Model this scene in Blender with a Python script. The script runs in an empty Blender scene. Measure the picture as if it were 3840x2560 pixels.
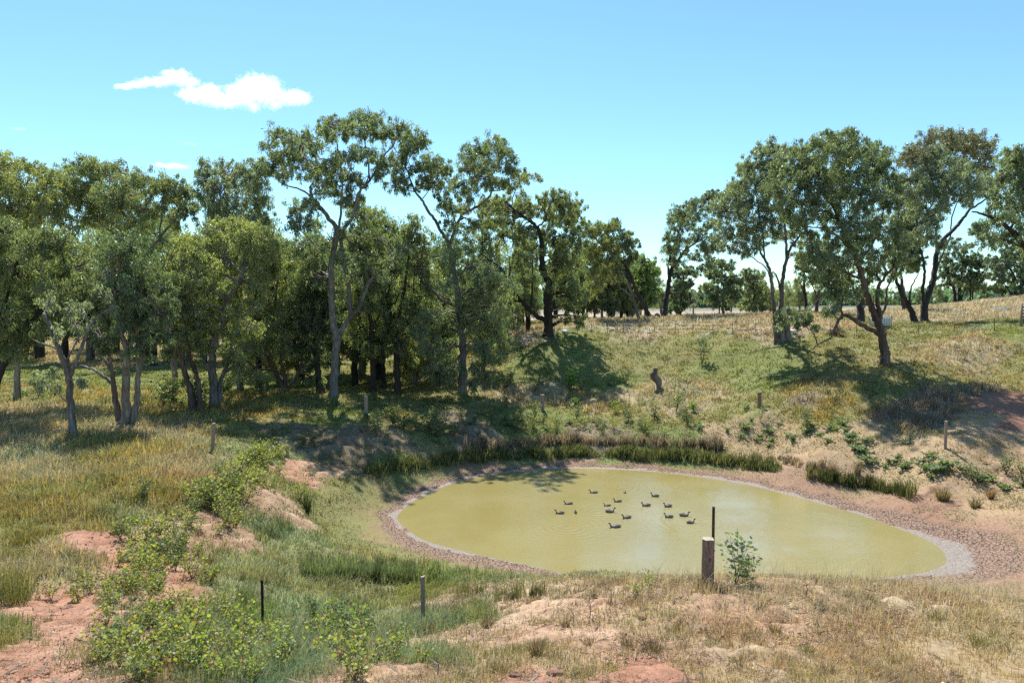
import bpy, bmesh, math, random
import numpy as np
from mathutils import Vector

sc = bpy.context.scene
C = sc.collection
# ------------------------------------------------------------------ camera
F = 2595.0                      # focal length in photograph pixels (3840 wide)
PITCH = math.radians(2.87)
H = 10.5                        # camera height above the pond's water
cam_d = bpy.data.cameras.new("Camera")
cam_d.sensor_width = 36.0
cam_d.lens = F / 3840 * 36
cam_d.clip_start = 0.1
cam_d.clip_end = 20000
cam = bpy.data.objects.new("Camera", cam_d)
C.objects.link(cam)
cam.location = (0, 0, H)
cam.rotation_euler = (math.pi/2 - PITCH, 0, 0)
sc.camera = cam
# ------------------------------------------------------------------ sky, sun, exposure
SUN_EL = math.radians(55)
SUN_AZ = math.radians(-13)      # from +Y towards +X
w = bpy.data.worlds.new("World"); sc.world = w; w.use_nodes = True
nt = w.node_tree
bg = nt.nodes["Background"]
sky = nt.nodes.new("ShaderNodeTexSky")
sky.sky_type = 'NISHITA'; sky.sun_disc = False
sky.sun_elevation = SUN_EL; sky.sun_rotation = SUN_AZ
sky.altitude = 300; sky.air_density = 1.0; sky.dust_density = 0.1; sky.ozone_density = 1.0
wb = nt.nodes.new("ShaderNodeMix"); wb.data_type = 'RGBA'; wb.blend_type = 'MULTIPLY'; wb.inputs[0].default_value = 1
wb.inputs[7].default_value = (0.71, 0.965, 1.02, 1)      # the camera's colour balance for the sky
nt.links.new(sky.outputs[0], wb.inputs[6]); nt.links.new(wb.outputs[2], bg.inputs[0])
bg.inputs[1].default_value = 0.086
sd = bpy.data.lights.new("Sun", 'SUN'); sd.energy = 3.9; sd.angle = math.radians(0.53); sd.color = (1.0, 0.955, 0.88)
so = bpy.data.objects.new("Sun", sd); C.objects.link(so)
sdir = Vector((math.sin(SUN_AZ)*math.cos(SUN_EL), math.cos(SUN_AZ)*math.cos(SUN_EL), math.sin(SUN_EL)))
so.rotation_euler = sdir.to_track_quat('Z', 'Y').to_euler()
so.location = (-20, 60, 80)
sc.view_settings.view_transform = 'Standard'
sc.view_settings.look = 'None'
sc.view_settings.exposure = 1.15
sc.view_settings.gamma = 1
sc.cycles.max_bounces = 6; sc.cycles.diffuse_bounces = 4; sc.cycles.glossy_bounces = 2
sc.cycles.transmission_bounces = 3; sc.cycles.transparent_max_bounces = 4; sc.cycles.volume_bounces = 8
sc.cycles.use_denoising = False
sc.cycles.sample_clamp_indirect = 4

rng = np.random.default_rng(7)
random.seed(7)
cP, sP = math.cos(PITCH), math.sin(PITCH)

def ray(px, py):
    """direction (x/y, 1, z/y) of a photograph pixel"""
    u = (np.asarray(px, float) - 1920) / F; v = (1280 - np.asarray(py, float)) / F
    dy = cP + v*sP; dz = -sP + v*cP
    return u/dy, dz/dy
def W(px, py, Y):
    u, t = ray(px, py)
    return np.array([u*Y, Y + 0*u, H + t*Y])
def proj(x, y, z):
    dz = z - H
    f = y*cP - dz*sP
    up = y*sP + dz*cP
    f = np.maximum(f, 0.01)
    return 1920 + F*x/f, 1280 - F*up/f

# ------------------------------------------------------------------ noise
def _hash(ix, iy, s):
    n = (ix*374761393 + iy*668265263 + s*1442695041) & 0xffffffff
    n = ((n ^ (n >> 13)) * 1274126177) & 0xffffffff
    return ((n ^ (n >> 16)) & 0xffff) / 65535.0
def vnoise(x, y, s=0):
    x = np.asarray(x, float); y = np.asarray(y, float)
    ix = np.floor(x).astype(np.int64); iy = np.floor(y).astype(np.int64)
    fx = x-ix; fy = y-iy
    fx = fx*fx*(3-2*fx); fy = fy*fy*(3-2*fy)
    a = _hash(ix, iy, s); b = _hash(ix+1, iy, s); c = _hash(ix, iy+1, s); d = _hash(ix+1, iy+1, s)
    return (a*(1-fx)+b*fx)*(1-fy) + (c*(1-fx)+d*fx)*fy - 0.5
def fbm(x, y, o=4, s=0):
    r = 0; a = 1.0
    for k in range(o):
        r = r + a*vnoise(x*2**k+17.3*k, y*2**k+9.1*k, s+k); a *= 0.5
    return r
def sstep(a, b, x):
    t = np.clip((x-a)/(b-a), 0, 1); return t*t*(3-2*t)

# ------------------------------------------------------------------ terrain
shore_d = [(912,1190),(918,1178),(932,1163),(960,1145),(1020,1117),(1100,1094),(1200,1081),(1300,1076),(1400,1077),(1500,1083),(1600,1094),(1700,1110),
 (1800,1133),(1900,1160),(2000,1190),(2080,1220),(2130,1240),(2160,1260),(2173,1280),(2168,1297),(2130,1312),(2060,1322),(1950,1338),(1800,1352),(1650,1358),
 (1500,1350),(1380,1333),(1290,1314),(1200,1295),(1130,1280),(1050,1262),(975,1240),(935,1215),(918,1201)]
shore = []
for x, y in shore_d:
    u, t = ray(x*1.6327, y*1.6327)
    Y = -H/float(t); shore.append((float(u)*Y, Y))
def catmull_closed(P, n=4):
    P = np.array(P, float); out = []
    m = len(P)
    for i in range(m):
        p0, p1, p2, p3 = P[i-1], P[i], P[(i+1) % m], P[(i+2) % m]
        for k in range(n):
            t = k/n
            out.append(0.5*((2*p1)+(-p0+p2)*t+(2*p0-5*p1+4*p2-p3)*t*t+(-p0+3*p1-3*p2+p3)*t**3))
    return np.array(out)
SH = catmull_closed(shore, 3)
def sdist(x, y):
    """signed distance to the shoreline, positive on land"""
    x = np.asarray(x, float).ravel(); y = np.asarray(y, float).ravel()
    out = np.full(x.shape, 60.0)
    near = (x > -28) & (x < 34) & (y > 12) & (y < 60)
    idx = np.where(near)[0]
    A = SH; B = np.roll(SH, -1, 0)
    for s in range(0, len(idx), 40000):
        j = idx[s:s+40000]
        px = x[j][:, None]; py = y[j][:, None]
        dx = (B[:, 0]-A[:, 0])[None]; dy = (B[:, 1]-A[:, 1])[None]
        wx = px-A[None, :, 0]; wy = py-A[None, :, 1]
        t = np.clip((wx*dx+wy*dy)/(dx*dx+dy*dy), 0, 1)
        d = np.sqrt(((wx-t*dx)**2+(wy-t*dy)**2).min(1))
        cond = ((A[None, :, 1] > py) != (B[None, :, 1] > py)) & (px < (B[:, 0]-A[:, 0])[None]*(py-A[None, :, 1])/((B[:, 1]-A[:, 1])[None]+1e-12)+A[None, :, 0])
        inside = cond.sum(1) % 2 == 1
        out[j] = np.where(inside, -d, d)
    return out
# (px, py, distance) samples of the visible ground in photograph pixels
ctrl = [(200,2540,10.2),(800,2540,10),(1500,2540,9.8),(2200,2540,9.7),(3000,2540,9.7),(3700,2540,9.7),(-300,2500,10.5),(4200,2500,10),
 (50,2100,18.5),(100,2450,11.6),(200,1700,34),(-300,1720,34),(-400,2050,20),(500,1850,26),(350,2060,20),(300,2250,15.5),(600,2300,14.8),(600,2050,21),
 (797,1690,34),(985,2330,16.5),(1587,2350,15.3),(2650,2200,14),(900,2050,23),(1000,2200,19),(1200,2280,18.2),(1400,2280,18.6),(1700,2280,16.6),(1950,2240,16),(2200,2220,15.2),
 (1050,1880,29.5),(1200,1950,31),(1300,1850,35),(1200,1750,38.5),(1000,1750,34),(850,1800,30),
 (2900,2200,14),(3200,2200,14.3),(3450,2210,14.5),(3800,2260,13.6),(4200,2300,13.5),(3300,2330,12.2),(2500,2400,11.6),(3800,2400,11.5),
 (1373,1560,46),(1600,1545,51),(2032,1540,54),(2400,1530,54.5),(2847,1530,50),(3100,1535,47),(3543,1680,38),
 (700,1650,38),(500,1570,45),(1200,1570,46.5),(1000,1560,46.5),
 (1200,1650,42.5),(1450,1640,44),(1500,1740,41),(1700,1700,44),(2000,1650,48),(2000,1740,44.9),(2500,1650,47.5),(2500,1740,44.2),(2900,1650,45.5),(2850,1760,42.2),(2847,1552,49),
 (2400,1560,52.8),(3100,1700,41),(3200,1850,37.6),(3400,1780,37.6),(3500,1900,33.8),(3700,1850,34.2),(3700,2000,29.9),(3840,1950,30.5),(3700,2130,26),(3840,2180,24.4),(4200,2100,25.5),(4200,1800,33.7),
 (3700,1500,46),(3840,1600,41),(4300,1550,42),(3400,1500,47),(3250,1430,50.5),
 (270,1640,38),(480,1590,42),(100,1450,69),(700,1420,80),(-300,1500,60),(1250,1490,57),(1730,1480,58.5),(1500,1440,68),(1100,1420,78),(400,1270,150),(1000,1330,115),(300,1225,240),(-500,1300,140),
 (1500,1330,105),(1700,1340,88),
 (2400,1440,62),(2400,1350,68),(2400,1250,76),(2400,1205,110),(2640,1180,175),(2000,1470,61),(1900,1390,66),(2058,1262,73),(1900,1280,76),(2000,1210,110),(1800,1250,100),
 (2700,1430,60),(2700,1340,65),(2700,1250,71),(2700,1192,95),(3000,1410,56),(3000,1300,62.5),(3000,1240,68),(3000,1185,95),(3315,1368,54),(3300,1240,66),(3443,1262,64),(3700,1360,54),(3700,1262,58),(3467,1214,80),
 (3800,1222,62),(3600,1190,90),(3600,1142,150),(3300,1165,150),(3840,1112,140),(4300,1090,130),(4300,1300,50),(4300,1200,65),
 (3300,1158,300),(2640,1163,330),(2000,1166,330),(1000,1168,400),(0,1172,400),(3840,1125,300)]
hid = [(-12,5,5.6),(0,5,5.4),(12,5,5.4),(-3,2.5,5.8),(3,2.5,5.8),(2,19,3.0),(5,23,1.0),(10,18.5,2.7),(10,22,1.1),(14,20,1.3),(2,60,2.4),(6,59,2.5),(-8,60,2.6),(12,56,2.7),(-10,52,2.6),(-20,50,3.0),(17,20.5,1.0),(0,20,2.5)]
XY = []; Z = []
for a, b, Y in ctrl:
    p = W(a, b, Y); XY.append((p[0], p[1])); Z.append(p[2])
for x, y, z in hid: XY.append((x, y)); Z.append(z)
for i in range(0, len(SH), 3): XY.append(tuple(SH[i])); Z.append(0.02)
for Y, z in ((20,4.5),(40,4),(80,4),(200,7),(400,9)):
    XY.append((1.6*Y, Y)); Z.append(z+2)
    XY.append((-1.6*Y, Y)); Z.append(z)
XY = np.array(XY); Z = np.array(Z)
def warp(x, y): return np.stack([x/y*2.0, np.log(y)*1.6], -1)
Pc = warp(XY[:, 0], XY[:, 1])
def _phi(r2): return 0.5*r2*np.log(r2+1e-12)
NC = len(Pc)
K = _phi(((Pc[:, None]-Pc[None])**2).sum(-1)) + np.eye(NC)*2e-4
A_ = np.zeros((NC+3, NC+3)); A_[:NC, :NC] = K; A_[:NC, NC] = 1; A_[:NC, NC+1:] = Pc; A_[NC, :NC] = 1; A_[NC+1:, :NC] = Pc.T
sol = np.linalg.solve(A_, np.concatenate([Z, [0, 0, 0]]))
def Zraw(x, y):
    x = np.asarray(x, float).ravel(); y = np.asarray(y, float).ravel()
    out = np.empty(x.shape)
    yy = np.clip(y, 3, 420); uu = np.clip(x/np.maximum(y, 1.0), -1.6, 1.6)
    P = np.stack([uu*2.0, np.log(yy)*1.6], -1)
    for s in range(0, len(x), 20000):
        q = P[s:s+20000]
        r2 = ((q[:, None]-Pc[None])**2).sum(-1)
        out[s:s+20000] = _phi(r2)@sol[:NC] + sol[NC] + q@sol[NC+1:]
    return out
def Zt(x, y):
    x = np.asarray(x, float).ravel(); y = np.asarray(y, float).ravel()
    z = Zraw(x, y)
    s = sdist(x, y)
    sh = np.where(s > 0, 0.045*s+0.01, -0.14*np.minimum(-s, 8)-0.01)
    wgt = sstep(0.3, 3.2, s)
    z = np.maximum(z, sh)*wgt + sh*(1-wgt)
    land = sstep(2.0, 5.0, s)
    z = z + land*(0.16*fbm(x*0.35, y*0.35, 4, 3)*np.clip(y/18, 0.6, 2.5) + 0.05*fbm(x*2.1, y*2.1, 3, 11))
    far = sstep(380, 900, y)
    z = z*(1-far) + far*(6 + 26*np.maximum(fbm(x*0.0016, y*0.0011, 3, 5)+0.12, 0))
    return z
def ground_at(px, py, y0=6.0, y1=300.0, last=False):
    """first point of the terrain along a photograph pixel's ray"""
    u, t = ray(px, py); u = float(u); t = float(t)
    Y = np.exp(np.linspace(math.log(y0), math.log(y1), 700))
    d = (H + t*Y) - Zt(u*Y, Y)
    k = np.where(d < 0)[0]
    if len(k) == 0:
        return (u*Y[-1], Y[-1], float(Zt(u*Y[-1:], Y[-1:])[0]))
    k = k[0]; k = max(k, 1)
    f = d[k-1]/(d[k-1]-d[k]); yy = Y[k-1]+(Y[k]-Y[k-1])*f
    return (u*yy, yy, float(Zt([u*yy], [yy])[0]))

# ------------------------------------------------------------------ ground cover classes, seeded over the ground
# type: soil rgb, cover rgb, density, height, dryness (share of blond stalks)
T = dict(
 gold =((.22,.16,.08),(.31,.275,.095),1.0,.42,.35), pale=((.30,.23,.15),(.44,.37,.23),1.0,.40,.6), green=((.19,.18,.08),(.215,.25,.075),1.0,.19,.10),
 olive=((.21,.18,.085),(.26,.25,.09),1.0,.22,.2), weed=((.25,.22,.12),(.27,.30,.155),.9,.24,.15), red=((.38,.205,.135),(.25,.2,.08),.03,.15,.4),
 scrub=((.42,.27,.175),(.34,.31,.16),.58,.15,.4), red_shade=((.28,.145,.10),(.25,.2,.08),.05,.15,.4), sand =((.46,.30,.20),(.38,.31,.18),.38,.13,.55), dry=((.40,.27,.175),(.39,.30,.18),.62,.14,.45), mixg=((.39,.27,.175),(.37,.32,.165),.66,.12,.35), dark=((.24,.17,.12),(.17,.20,.10),.45,.22,.15),  # dark red and dark bank soils have the trees' shade put into their colour
 pink =((.40,.31,.23),(.50,.41,.31),1.0,.45,.6), litter=((.37,.235,.155),(.2,.19,.08),.35,.18,.3), purple=((.24,.19,.15),(.30,.25,.20),1.0,.5,.4))
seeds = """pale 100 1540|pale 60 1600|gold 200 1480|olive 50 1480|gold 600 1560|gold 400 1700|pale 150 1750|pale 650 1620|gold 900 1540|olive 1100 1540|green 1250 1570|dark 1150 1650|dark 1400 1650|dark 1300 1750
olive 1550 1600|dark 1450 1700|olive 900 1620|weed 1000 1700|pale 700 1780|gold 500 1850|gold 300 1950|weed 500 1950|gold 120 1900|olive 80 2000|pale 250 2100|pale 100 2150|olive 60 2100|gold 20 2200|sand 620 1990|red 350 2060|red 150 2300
red 60 2500|red 250 2250|red 250 2400|red 180 2520|litter 330 2480|olive 20 2350|litter 450 2200|litter 600 2300|litter 700 2100|litter 850 2000|litter 1050 1880|red 1130 1800|sand 1220 1770|olive 1150 1850|weed 900 2200|weed 830 2120|weed 1000 2200|weed 1100 2300
litter 700 2420|litter 450 2420|weed 1200 2250|weed 1020 2030|olive 1200 1950|weed 1150 2050|olive 1350 1850|olive 1300 2010|weed 1400 2200|green 1500 2200|weed 1000 2400|weed 900 2480|weed 1500 2350|dry 1750 2250|olive 1800 2300|sand 1950 2260
sand 2130 2280|sand 1700 2400|scrub 1900 2450|sand 1980 2400|scrub 2100 2500|sand 2300 2400|red 2450 2520|red 2030 2555|sand 1500 2520|weed 1600 2470|weed 1650 2350|dry 2200 2200|dry 2500 2210|scrub 2450 2330|sand 2550 2300|dry 2900 2250|dry 2800 2400|dry 3100 2450|mixg 3400 2450|dry 3300 2300
mixg 3700 2300|dry 3600 2230|dry 3300 2220|dry 3000 2200|mixg 3700 2500|mixg 3550 2400|dry 3500 2550|dry 3500 2220|mixg 3000 2550|mixg 2700 2520|dry 2850 2500|sand 2950 2380|dry 2600 2440|sand 2800 2330|sand 2600 2250|olive 1700 1500|pale 2000 1500|pale 2300 1490|pale 2600 1490|gold 3000 1470|gold 3200 1500|purple 3350 1540|purple 3450 1500|purple 3500 1570|green 2100 1580
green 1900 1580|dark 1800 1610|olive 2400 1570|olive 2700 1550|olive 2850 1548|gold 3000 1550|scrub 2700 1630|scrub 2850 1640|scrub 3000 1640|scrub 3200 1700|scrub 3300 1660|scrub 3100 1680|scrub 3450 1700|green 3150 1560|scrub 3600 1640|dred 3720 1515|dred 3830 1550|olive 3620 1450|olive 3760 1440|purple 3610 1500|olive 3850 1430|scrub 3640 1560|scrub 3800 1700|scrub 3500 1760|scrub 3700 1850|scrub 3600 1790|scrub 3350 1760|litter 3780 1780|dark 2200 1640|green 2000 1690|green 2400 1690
green 2600 1720|green 1500 1750|olive 1300 1800|green 2000 1400|green 2100 1350|green 2300 1430|olive 2500 1330|olive 2300 1300|green 2700 1350|green 2900 1400|green 2200 1270|olive 2600 1270|pink 2400 1220|pink 2700 1210|pink 3000 1210|olive 3100 1300|olive 3300 1420|olive 3500 1400
pale 3700 1350|pale 3600 1300|olive 3500 1240|green 3800 1250|pink 3700 1180|pink 3400 1190|olive 3200 1200|olive 3800 1400|olive 3600 1450|green 300 1420|green 700 1420|pale 500 1350|pale 200 1300|olive 900 1400|green 1100 1430|olive 1500 1420|olive 1600 1380|pale 900 1290|olive 1800 1420
purple 3000 1490|scrub 3800 1950|litter 3500 1900|red 600 2200|red 480 2100|weed 1100 2120|green 1000 2300|pink 2100 1225|pink 2640 1175|pink 3840 1130|pink 3500 1150|olive 1700 1260|purple 2750 1190"""
SD = [s.split() for s in seeds.replace('\n', '|').split('|')]
SP = np.array([(float(s[1]), float(s[2])) for s in SD]); SN = [s[0] for s in SD]
S_soil = np.array([T[k][0] for k in SN]); S_cov = np.array([T[k][1] for k in SN])
S_par = np.array([T[k][2:5] for k in SN])
S_bare = np.array([1.0 if k in ('red', 'sand', 'litter', 'dry', 'dark') else 0.0 for k in SN])
# the seeds are carried to their place on the ground, and the map is made there
SG = np.array([ground_at(a, b)[:2] for a, b in SP])
SGW = np.stack([SG[:, 0]/SG[:, 1]*3.2, np.log(SG[:, 1])*2.3], -1)
def classes(x, y):
    x = np.asarray(x, float).ravel(); y = np.asarray(y, float).ravel()
    q = np.stack([x/y*3.2, np.log(y)*2.3], -1)
    q = q + np.stack([0.13*fbm(q[:, 0]*5, q[:, 1]*9, 4, 21), 0.11*fbm(q[:, 0]*5, q[:, 1]*9, 4, 31)], -1)*1.3
    soil = np.empty((len(x), 3)); cov = np.empty((len(x), 3)); par = np.empty((len(x), 4))
    for s in range(0, len(x), 20000):
        d2 = ((q[s:s+20000, None]-SGW[None])**2).sum(-1)
        wg = 1/(d2+0.0012)**3.2; wg /= wg.sum(1, keepdims=True)
        soil[s:s+20000] = wg@S_soil; cov[s:s+20000] = wg@S_cov
        par[s:s+20000, :3] = wg@S_par; par[s:s+20000, 3] = wg@S_bare
    return soil, cov, par

# ------------------------------------------------------------------ materials
def newmat(name):
    m = bpy.data.materials.new(name); m.use_nodes = True
    return m, m.node_tree, m.node_tree.nodes["Principled BSDF"]
def nd(t, kind, **kw):
    x = t.nodes.new(kind)
    for k, v in kw.items(): setattr(x, k, v)
    return x
def ramp(t, fac, stops):
    r = nd(t, "ShaderNodeValToRGB"); e = r.color_ramp.elements
    while len(e) < len(stops): e.new(0.5)
    for i, (p, c) in enumerate(stops): e[i].position = p; e[i].color = (*c, 1)
    t.links.new(fac, r.inputs[0]); return r.outputs[0]
def mixc(t, fac, a, b, mode='MIX'):
    m = nd(t, "ShaderNodeMix", data_type='RGBA', blend_type=mode)
    for sock, v in ((m.inputs[0], fac), (m.inputs[6], a), (m.inputs[7], b)):
        if hasattr(v, 'default_value') or hasattr(v, 'is_linked'): t.links.new(v, sock)
        else: sock.default_value = v if isinstance(v, float) else (*v, 1)
    return m.outputs[2]
def math_n(t, op, a, b=None, c=None):
    m = nd(t, "ShaderNodeMath", operation=op)
    for i, v in enumerate((a, b, c)):
        if v is None: continue
        if isinstance(v, (int, float)): m.inputs[i].default_value = v
        else: t.links.new(v, m.inputs[i])
    return m.outputs[0]
def noise(t, scale, detail=4, vec=None, rough=0.55):
    x = nd(t, "ShaderNodeTexNoise"); x.inputs["Scale"].default_value = scale; x.inputs["Detail"].default_value = detail; x.inputs["Roughness"].default_value = rough
    if vec is not None: t.links.new(vec, x.inputs["Vector"])
    return x.outputs[0]
def objco(t): return nd(t, "ShaderNodeTexCoord").outputs["Object"]
def bump(t, h, strength, dist, bs):
    b = nd(t, "ShaderNodeBump"); b.inputs["Strength"].default_value = strength; b.inputs["Distance"].default_value = dist
    t.links.new(h, b.inputs["Height"]); t.links.new(b.outputs[0], bs.inputs["Normal"])

def leaf_material(name, trans=0.42, rough=0.45, spec=0.45, yel=(1.1, 1.3, 0.5)):
    m, t, bs = newmat(name)
    at = nd(t, "ShaderNodeAttribute", attribute_name="Col")
    t.links.new(at.outputs[0], bs.inputs["Base Color"])
    bs.inputs["Roughness"].default_value = rough
    bs.inputs["Specular IOR Level"].default_value = spec
    tr = nd(t, "ShaderNodeBsdfTranslucent")
    mx = mixc(t, 1.0, at.outputs[0], yel, 'MULTIPLY')
    t.links.new(mx, tr.inputs[0])
    ms = nd(t, "ShaderNodeMixShader"); ms.inputs[0].default_value = trans
    t.links.new(bs.outputs[0], ms.inputs[1]); t.links.new(tr.outputs[0], ms.inputs[2])
    t.links.new(ms.outputs[0], t.nodes["Material Output"].inputs[0])
    return m
M_leaf = leaf_material("eucalypt_leaf", 0.57, 0.45, 0.9)
M_grass = leaf_material("grass_blade", 0.42, 0.55, 0.25, (1.2, 1.15, 0.7))
M_sap = leaf_material("sapling_leaf", 0.45, 0.55, 0.5, (1.4, 1.5, 0.4))

def bark_material(name, a, b, c, vs=9.0, patch=0.5):
    m, t, bs = newmat(name)
    co = objco(t)
    mp = nd(t, "ShaderNodeMapping"); mp.inputs["Scale"].default_value = (1, 1, 0.14); t.links.new(co, mp.inputs[0])
    n1 = noise(t, vs, 6, mp.outputs[0], 0.65); n2 = noise(t, 1.3, 3, mp.outputs[0])
    c1 = ramp(t, n1, [(0.32, a), (0.55, b), (0.75, c)])
    c2 = ramp(t, n2, [(patch-0.05, (0.62, 0.55, 0.5)), (patch+0.06, (1, 1, 1))])
    t.links.new(mixc(t, 1.0, c1, c2, 'MULTIPLY'), bs.inputs["Base Color"])
    bs.inputs["Roughness"].default_value = 0.85
    bump(t, n1, 0.8, 0.04, bs)
    return m
M_pale = bark_material("pale_gum_bark", (.09, .06, .045), (.25, .205, .175), (.44, .39, .34))
M_grey = bark_material("grey_gum_bark", (.07, .062, .056), (.22, .195, .18), (.42, .38, .35))
M_dark = bark_material("dark_rough_bark", (.018, .015, .013), (.05, .04, .034), (.10, .08, .068), 14)
M_red = bark_material("reddish_bark", (.05, .03, .02), (.14, .095, .072), (.28, .21, .17))
M_dead = bark_material("dead_wood", (.15, .13, .12), (.36, .33, .30), (.50, .47, .43), 18)

def simple(name, col, rough=0.6, metal=0.0, var=0.15, sc_=20.0, bumpd=0.0, streak=None):
    m, t, bs = newmat(name)
    co = objco(t)
    if streak:
        mp = nd(t, "ShaderNodeMapping"); mp.inputs["Scale"].default_value = streak; t.links.new(co, mp.inputs[0]); co = mp.outputs[0]
    n1 = noise(t, sc_, 5, co)
    lo = tuple(x*(1-var) for x in col); hi = tuple(min(1, x*(1+var)) for x in col)
    t.links.new(ramp(t, n1, [(0.3, lo), (0.7, hi)]), bs.inputs["Base Color"])
    bs.inputs["Roughness"].default_value = rough; bs.inputs["Metallic"].default_value = metal
    if bumpd: bump(t, n1, 0.7, bumpd, bs)
    return m

# ------------------------------------------------------------------ object helpers
def tag(o, label=None, cat=None, group=None, kind=None):
    if label: o["label"] = label
    if cat: o["category"] = cat
    if group: o["group"] = group
    if kind: o["kind"] = kind
    return o
def link(o, parent=None):
    C.objects.link(o)
    if parent is not None: o.parent = parent
    return o
def empty(name, loc, label, cat, group=None):
    o = bpy.data.objects.new(name, None); o.location = [float(v) for v in loc]; o.empty_display_size = 0.3
    C.objects.link(o); return tag(o, label, cat, group)
def mesh_np(name, V, faces_flat, sizes, mat, parent=None, col=None, smooth=False, origin=None):
    """V (n,3), faces_flat int array of corner indices, sizes per face"""
    V = np.asarray(V, np.float32)
    if origin is not None: V = V - np.asarray(origin, np.float32)[None]
    me = bpy.data.meshes.new(name)
    sizes = np.asarray(sizes, np.int32); fl = np.asarray(faces_flat, np.int32)
    me.vertices.add(len(V)); me.vertices.foreach_set("co", V.ravel())
    me.loops.add(len(fl)); me.loops.foreach_set("vertex_index", fl)
    st = np.zeros(len(sizes), np.int32); st[1:] = np.cumsum(sizes)[:-1]
    me.polygons.add(len(sizes)); me.polygons.foreach_set("loop_start", st)
    if smooth: me.polygons.foreach_set("use_smooth", np.ones(len(sizes), bool))
    me.update(calc_edges=True)
    if col is not None:
        ca = me.color_attributes.new("Col", 'FLOAT_COLOR', 'POINT')
        c4 = np.ones((len(V), 4), np.float32); c4[:, :3] = col; ca.data.foreach_set("color", c4.ravel())
    for mm in (mat if isinstance(mat, (list, tuple)) else [mat]): me.materials.append(mm)
    o = bpy.data.objects.new(name, me); link(o, parent)
    return o
class MB:
    """collects tubes, boxes and lofts into one mesh"""
    def __init__(s): s.v = []; s.f = []; s.n = 0; s.mi = []
    def add(s, v, f, mi=0):
        s.v.append(np.asarray(v, float)); s.f += [[i+s.n for i in q] for q in f]; s.mi += [mi]*len(f); s.n += len(v)
    def tube(s, P, R, k=8, cap=True, jit=0.0):
        P = np.asarray(P, float); m = len(P); R = np.broadcast_to(np.asarray(R, float), (m,))
        D = np.gradient(P, axis=0); D /= np.linalg.norm(D, axis=1, keepdims=True)+1e-9
        ref = np.array([1.0, 0.13, 0.07]) if abs(D[0][2]) > 0.5 else np.array([0.05, 0.1, 1.0])
        a = np.arange(k)*2*math.pi/k; V = []
        for i in range(m):
            e1 = ref - D[i]*(ref@D[i]); e1 /= np.linalg.norm(e1)+1e-9; ref = e1; e2 = np.cross(D[i], e1)
            rr = R[i]*(1+jit*(np.random.default_rng(i*7+m).random(k)-0.5))
            V.append(P[i]+(np.cos(a)*rr)[:, None]*e1+(np.sin(a)*rr)[:, None]*e2)
        V = np.concatenate(V); f = []
        for i in range(m-1):
            for j in range(k): f.append([i*k+j, i*k+(j+1) % k, (i+1)*k+(j+1) % k, (i+1)*k+j])
        if cap: f.append(list(range(k))[::-1]); f.append([(m-1)*k+j for j in range(k)])
        s.add(V, f)
    def box(s, lo, hi, mi=0):
        x0, y0, z0 = lo; x1, y1, z1 = hi
        v = [(x0,y0,z0),(x1,y0,z0),(x1,y1,z0),(x0,y1,z0),(x0,y0,z1),(x1,y0,z1),(x1,y1,z1),(x0,y1,z1)]
        s.add(v, [[3,2,1,0],[4,5,6,7],[0,1,5,4],[1,2,6,5],[2,3,7,6],[3,0,4,7]], mi)
    def loft(s, rings, cap=True):
        k = len(rings[0]); V = np.concatenate(rings); f = []
        for i in range(len(rings)-1):
            for j in range(k): f.append([i*k+j, i*k+(j+1) % k, (i+1)*k+(j+1) % k, (i+1)*k+j])
        if cap: f.append(list(range(k))[::-1]); f.append([(len(rings)-1)*k+j for j in range(k)])
        s.add(V, f)
    def build(s, name, mat, parent=None, smooth=True, origin=None):
        V = np.concatenate(s.v); fl = [i for q in s.f for i in q]
        o = mesh_np(name, V, fl, [len(q) for q in s.f], mat, parent, None, smooth, origin)
        if any(s.mi): o.data.polygons.foreach_set("material_index", np.array(s.mi, np.int32))
        return o
# ------------------------------------------------------------------ ground sheet
NU, NY = 1050, 900
lY = np.concatenate([np.linspace(math.log(2.0), math.log(8.5), 40), np.linspace(math.log(8.5), math.log(90), 660)[1:], np.linspace(math.log(90), math.log(6000), 201)[1:]])
Ys = np.exp(lY); NY = len(Ys)
us = np.concatenate([np.linspace(-1.7, -0.82, 60)[:-1], np.linspace(-0.82, 0.82, NU-118), np.linspace(0.82, 1.7, 60)[1:]]); NU = len(us)
GX = (us[None, :]*Ys[:, None]).ravel(); GY = np.repeat(Ys, NU)
GZ = Zt(GX, GY)
g_s = sdist(GX, GY)
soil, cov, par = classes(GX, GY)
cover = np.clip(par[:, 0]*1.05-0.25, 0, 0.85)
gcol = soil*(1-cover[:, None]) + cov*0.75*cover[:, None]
# sandy ground carries drifts of redder and paler earth
v1 = fbm(GX*0.5, GY*0.5, 4, 41)
bare = par[:, 3][:, None]
v2 = fbm(GX*1.9, GY*1.9, 4, 43)
gcol = gcol*(1+0.55*v2[:, None]*np.array([.75, 1.0, 1.1])*np.maximum(bare, 0.25))
gcol = gcol*(1+0.35*v1[:, None]*np.array([0.6, 1.0, 1.2])*np.maximum(bare, 0.4))
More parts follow.
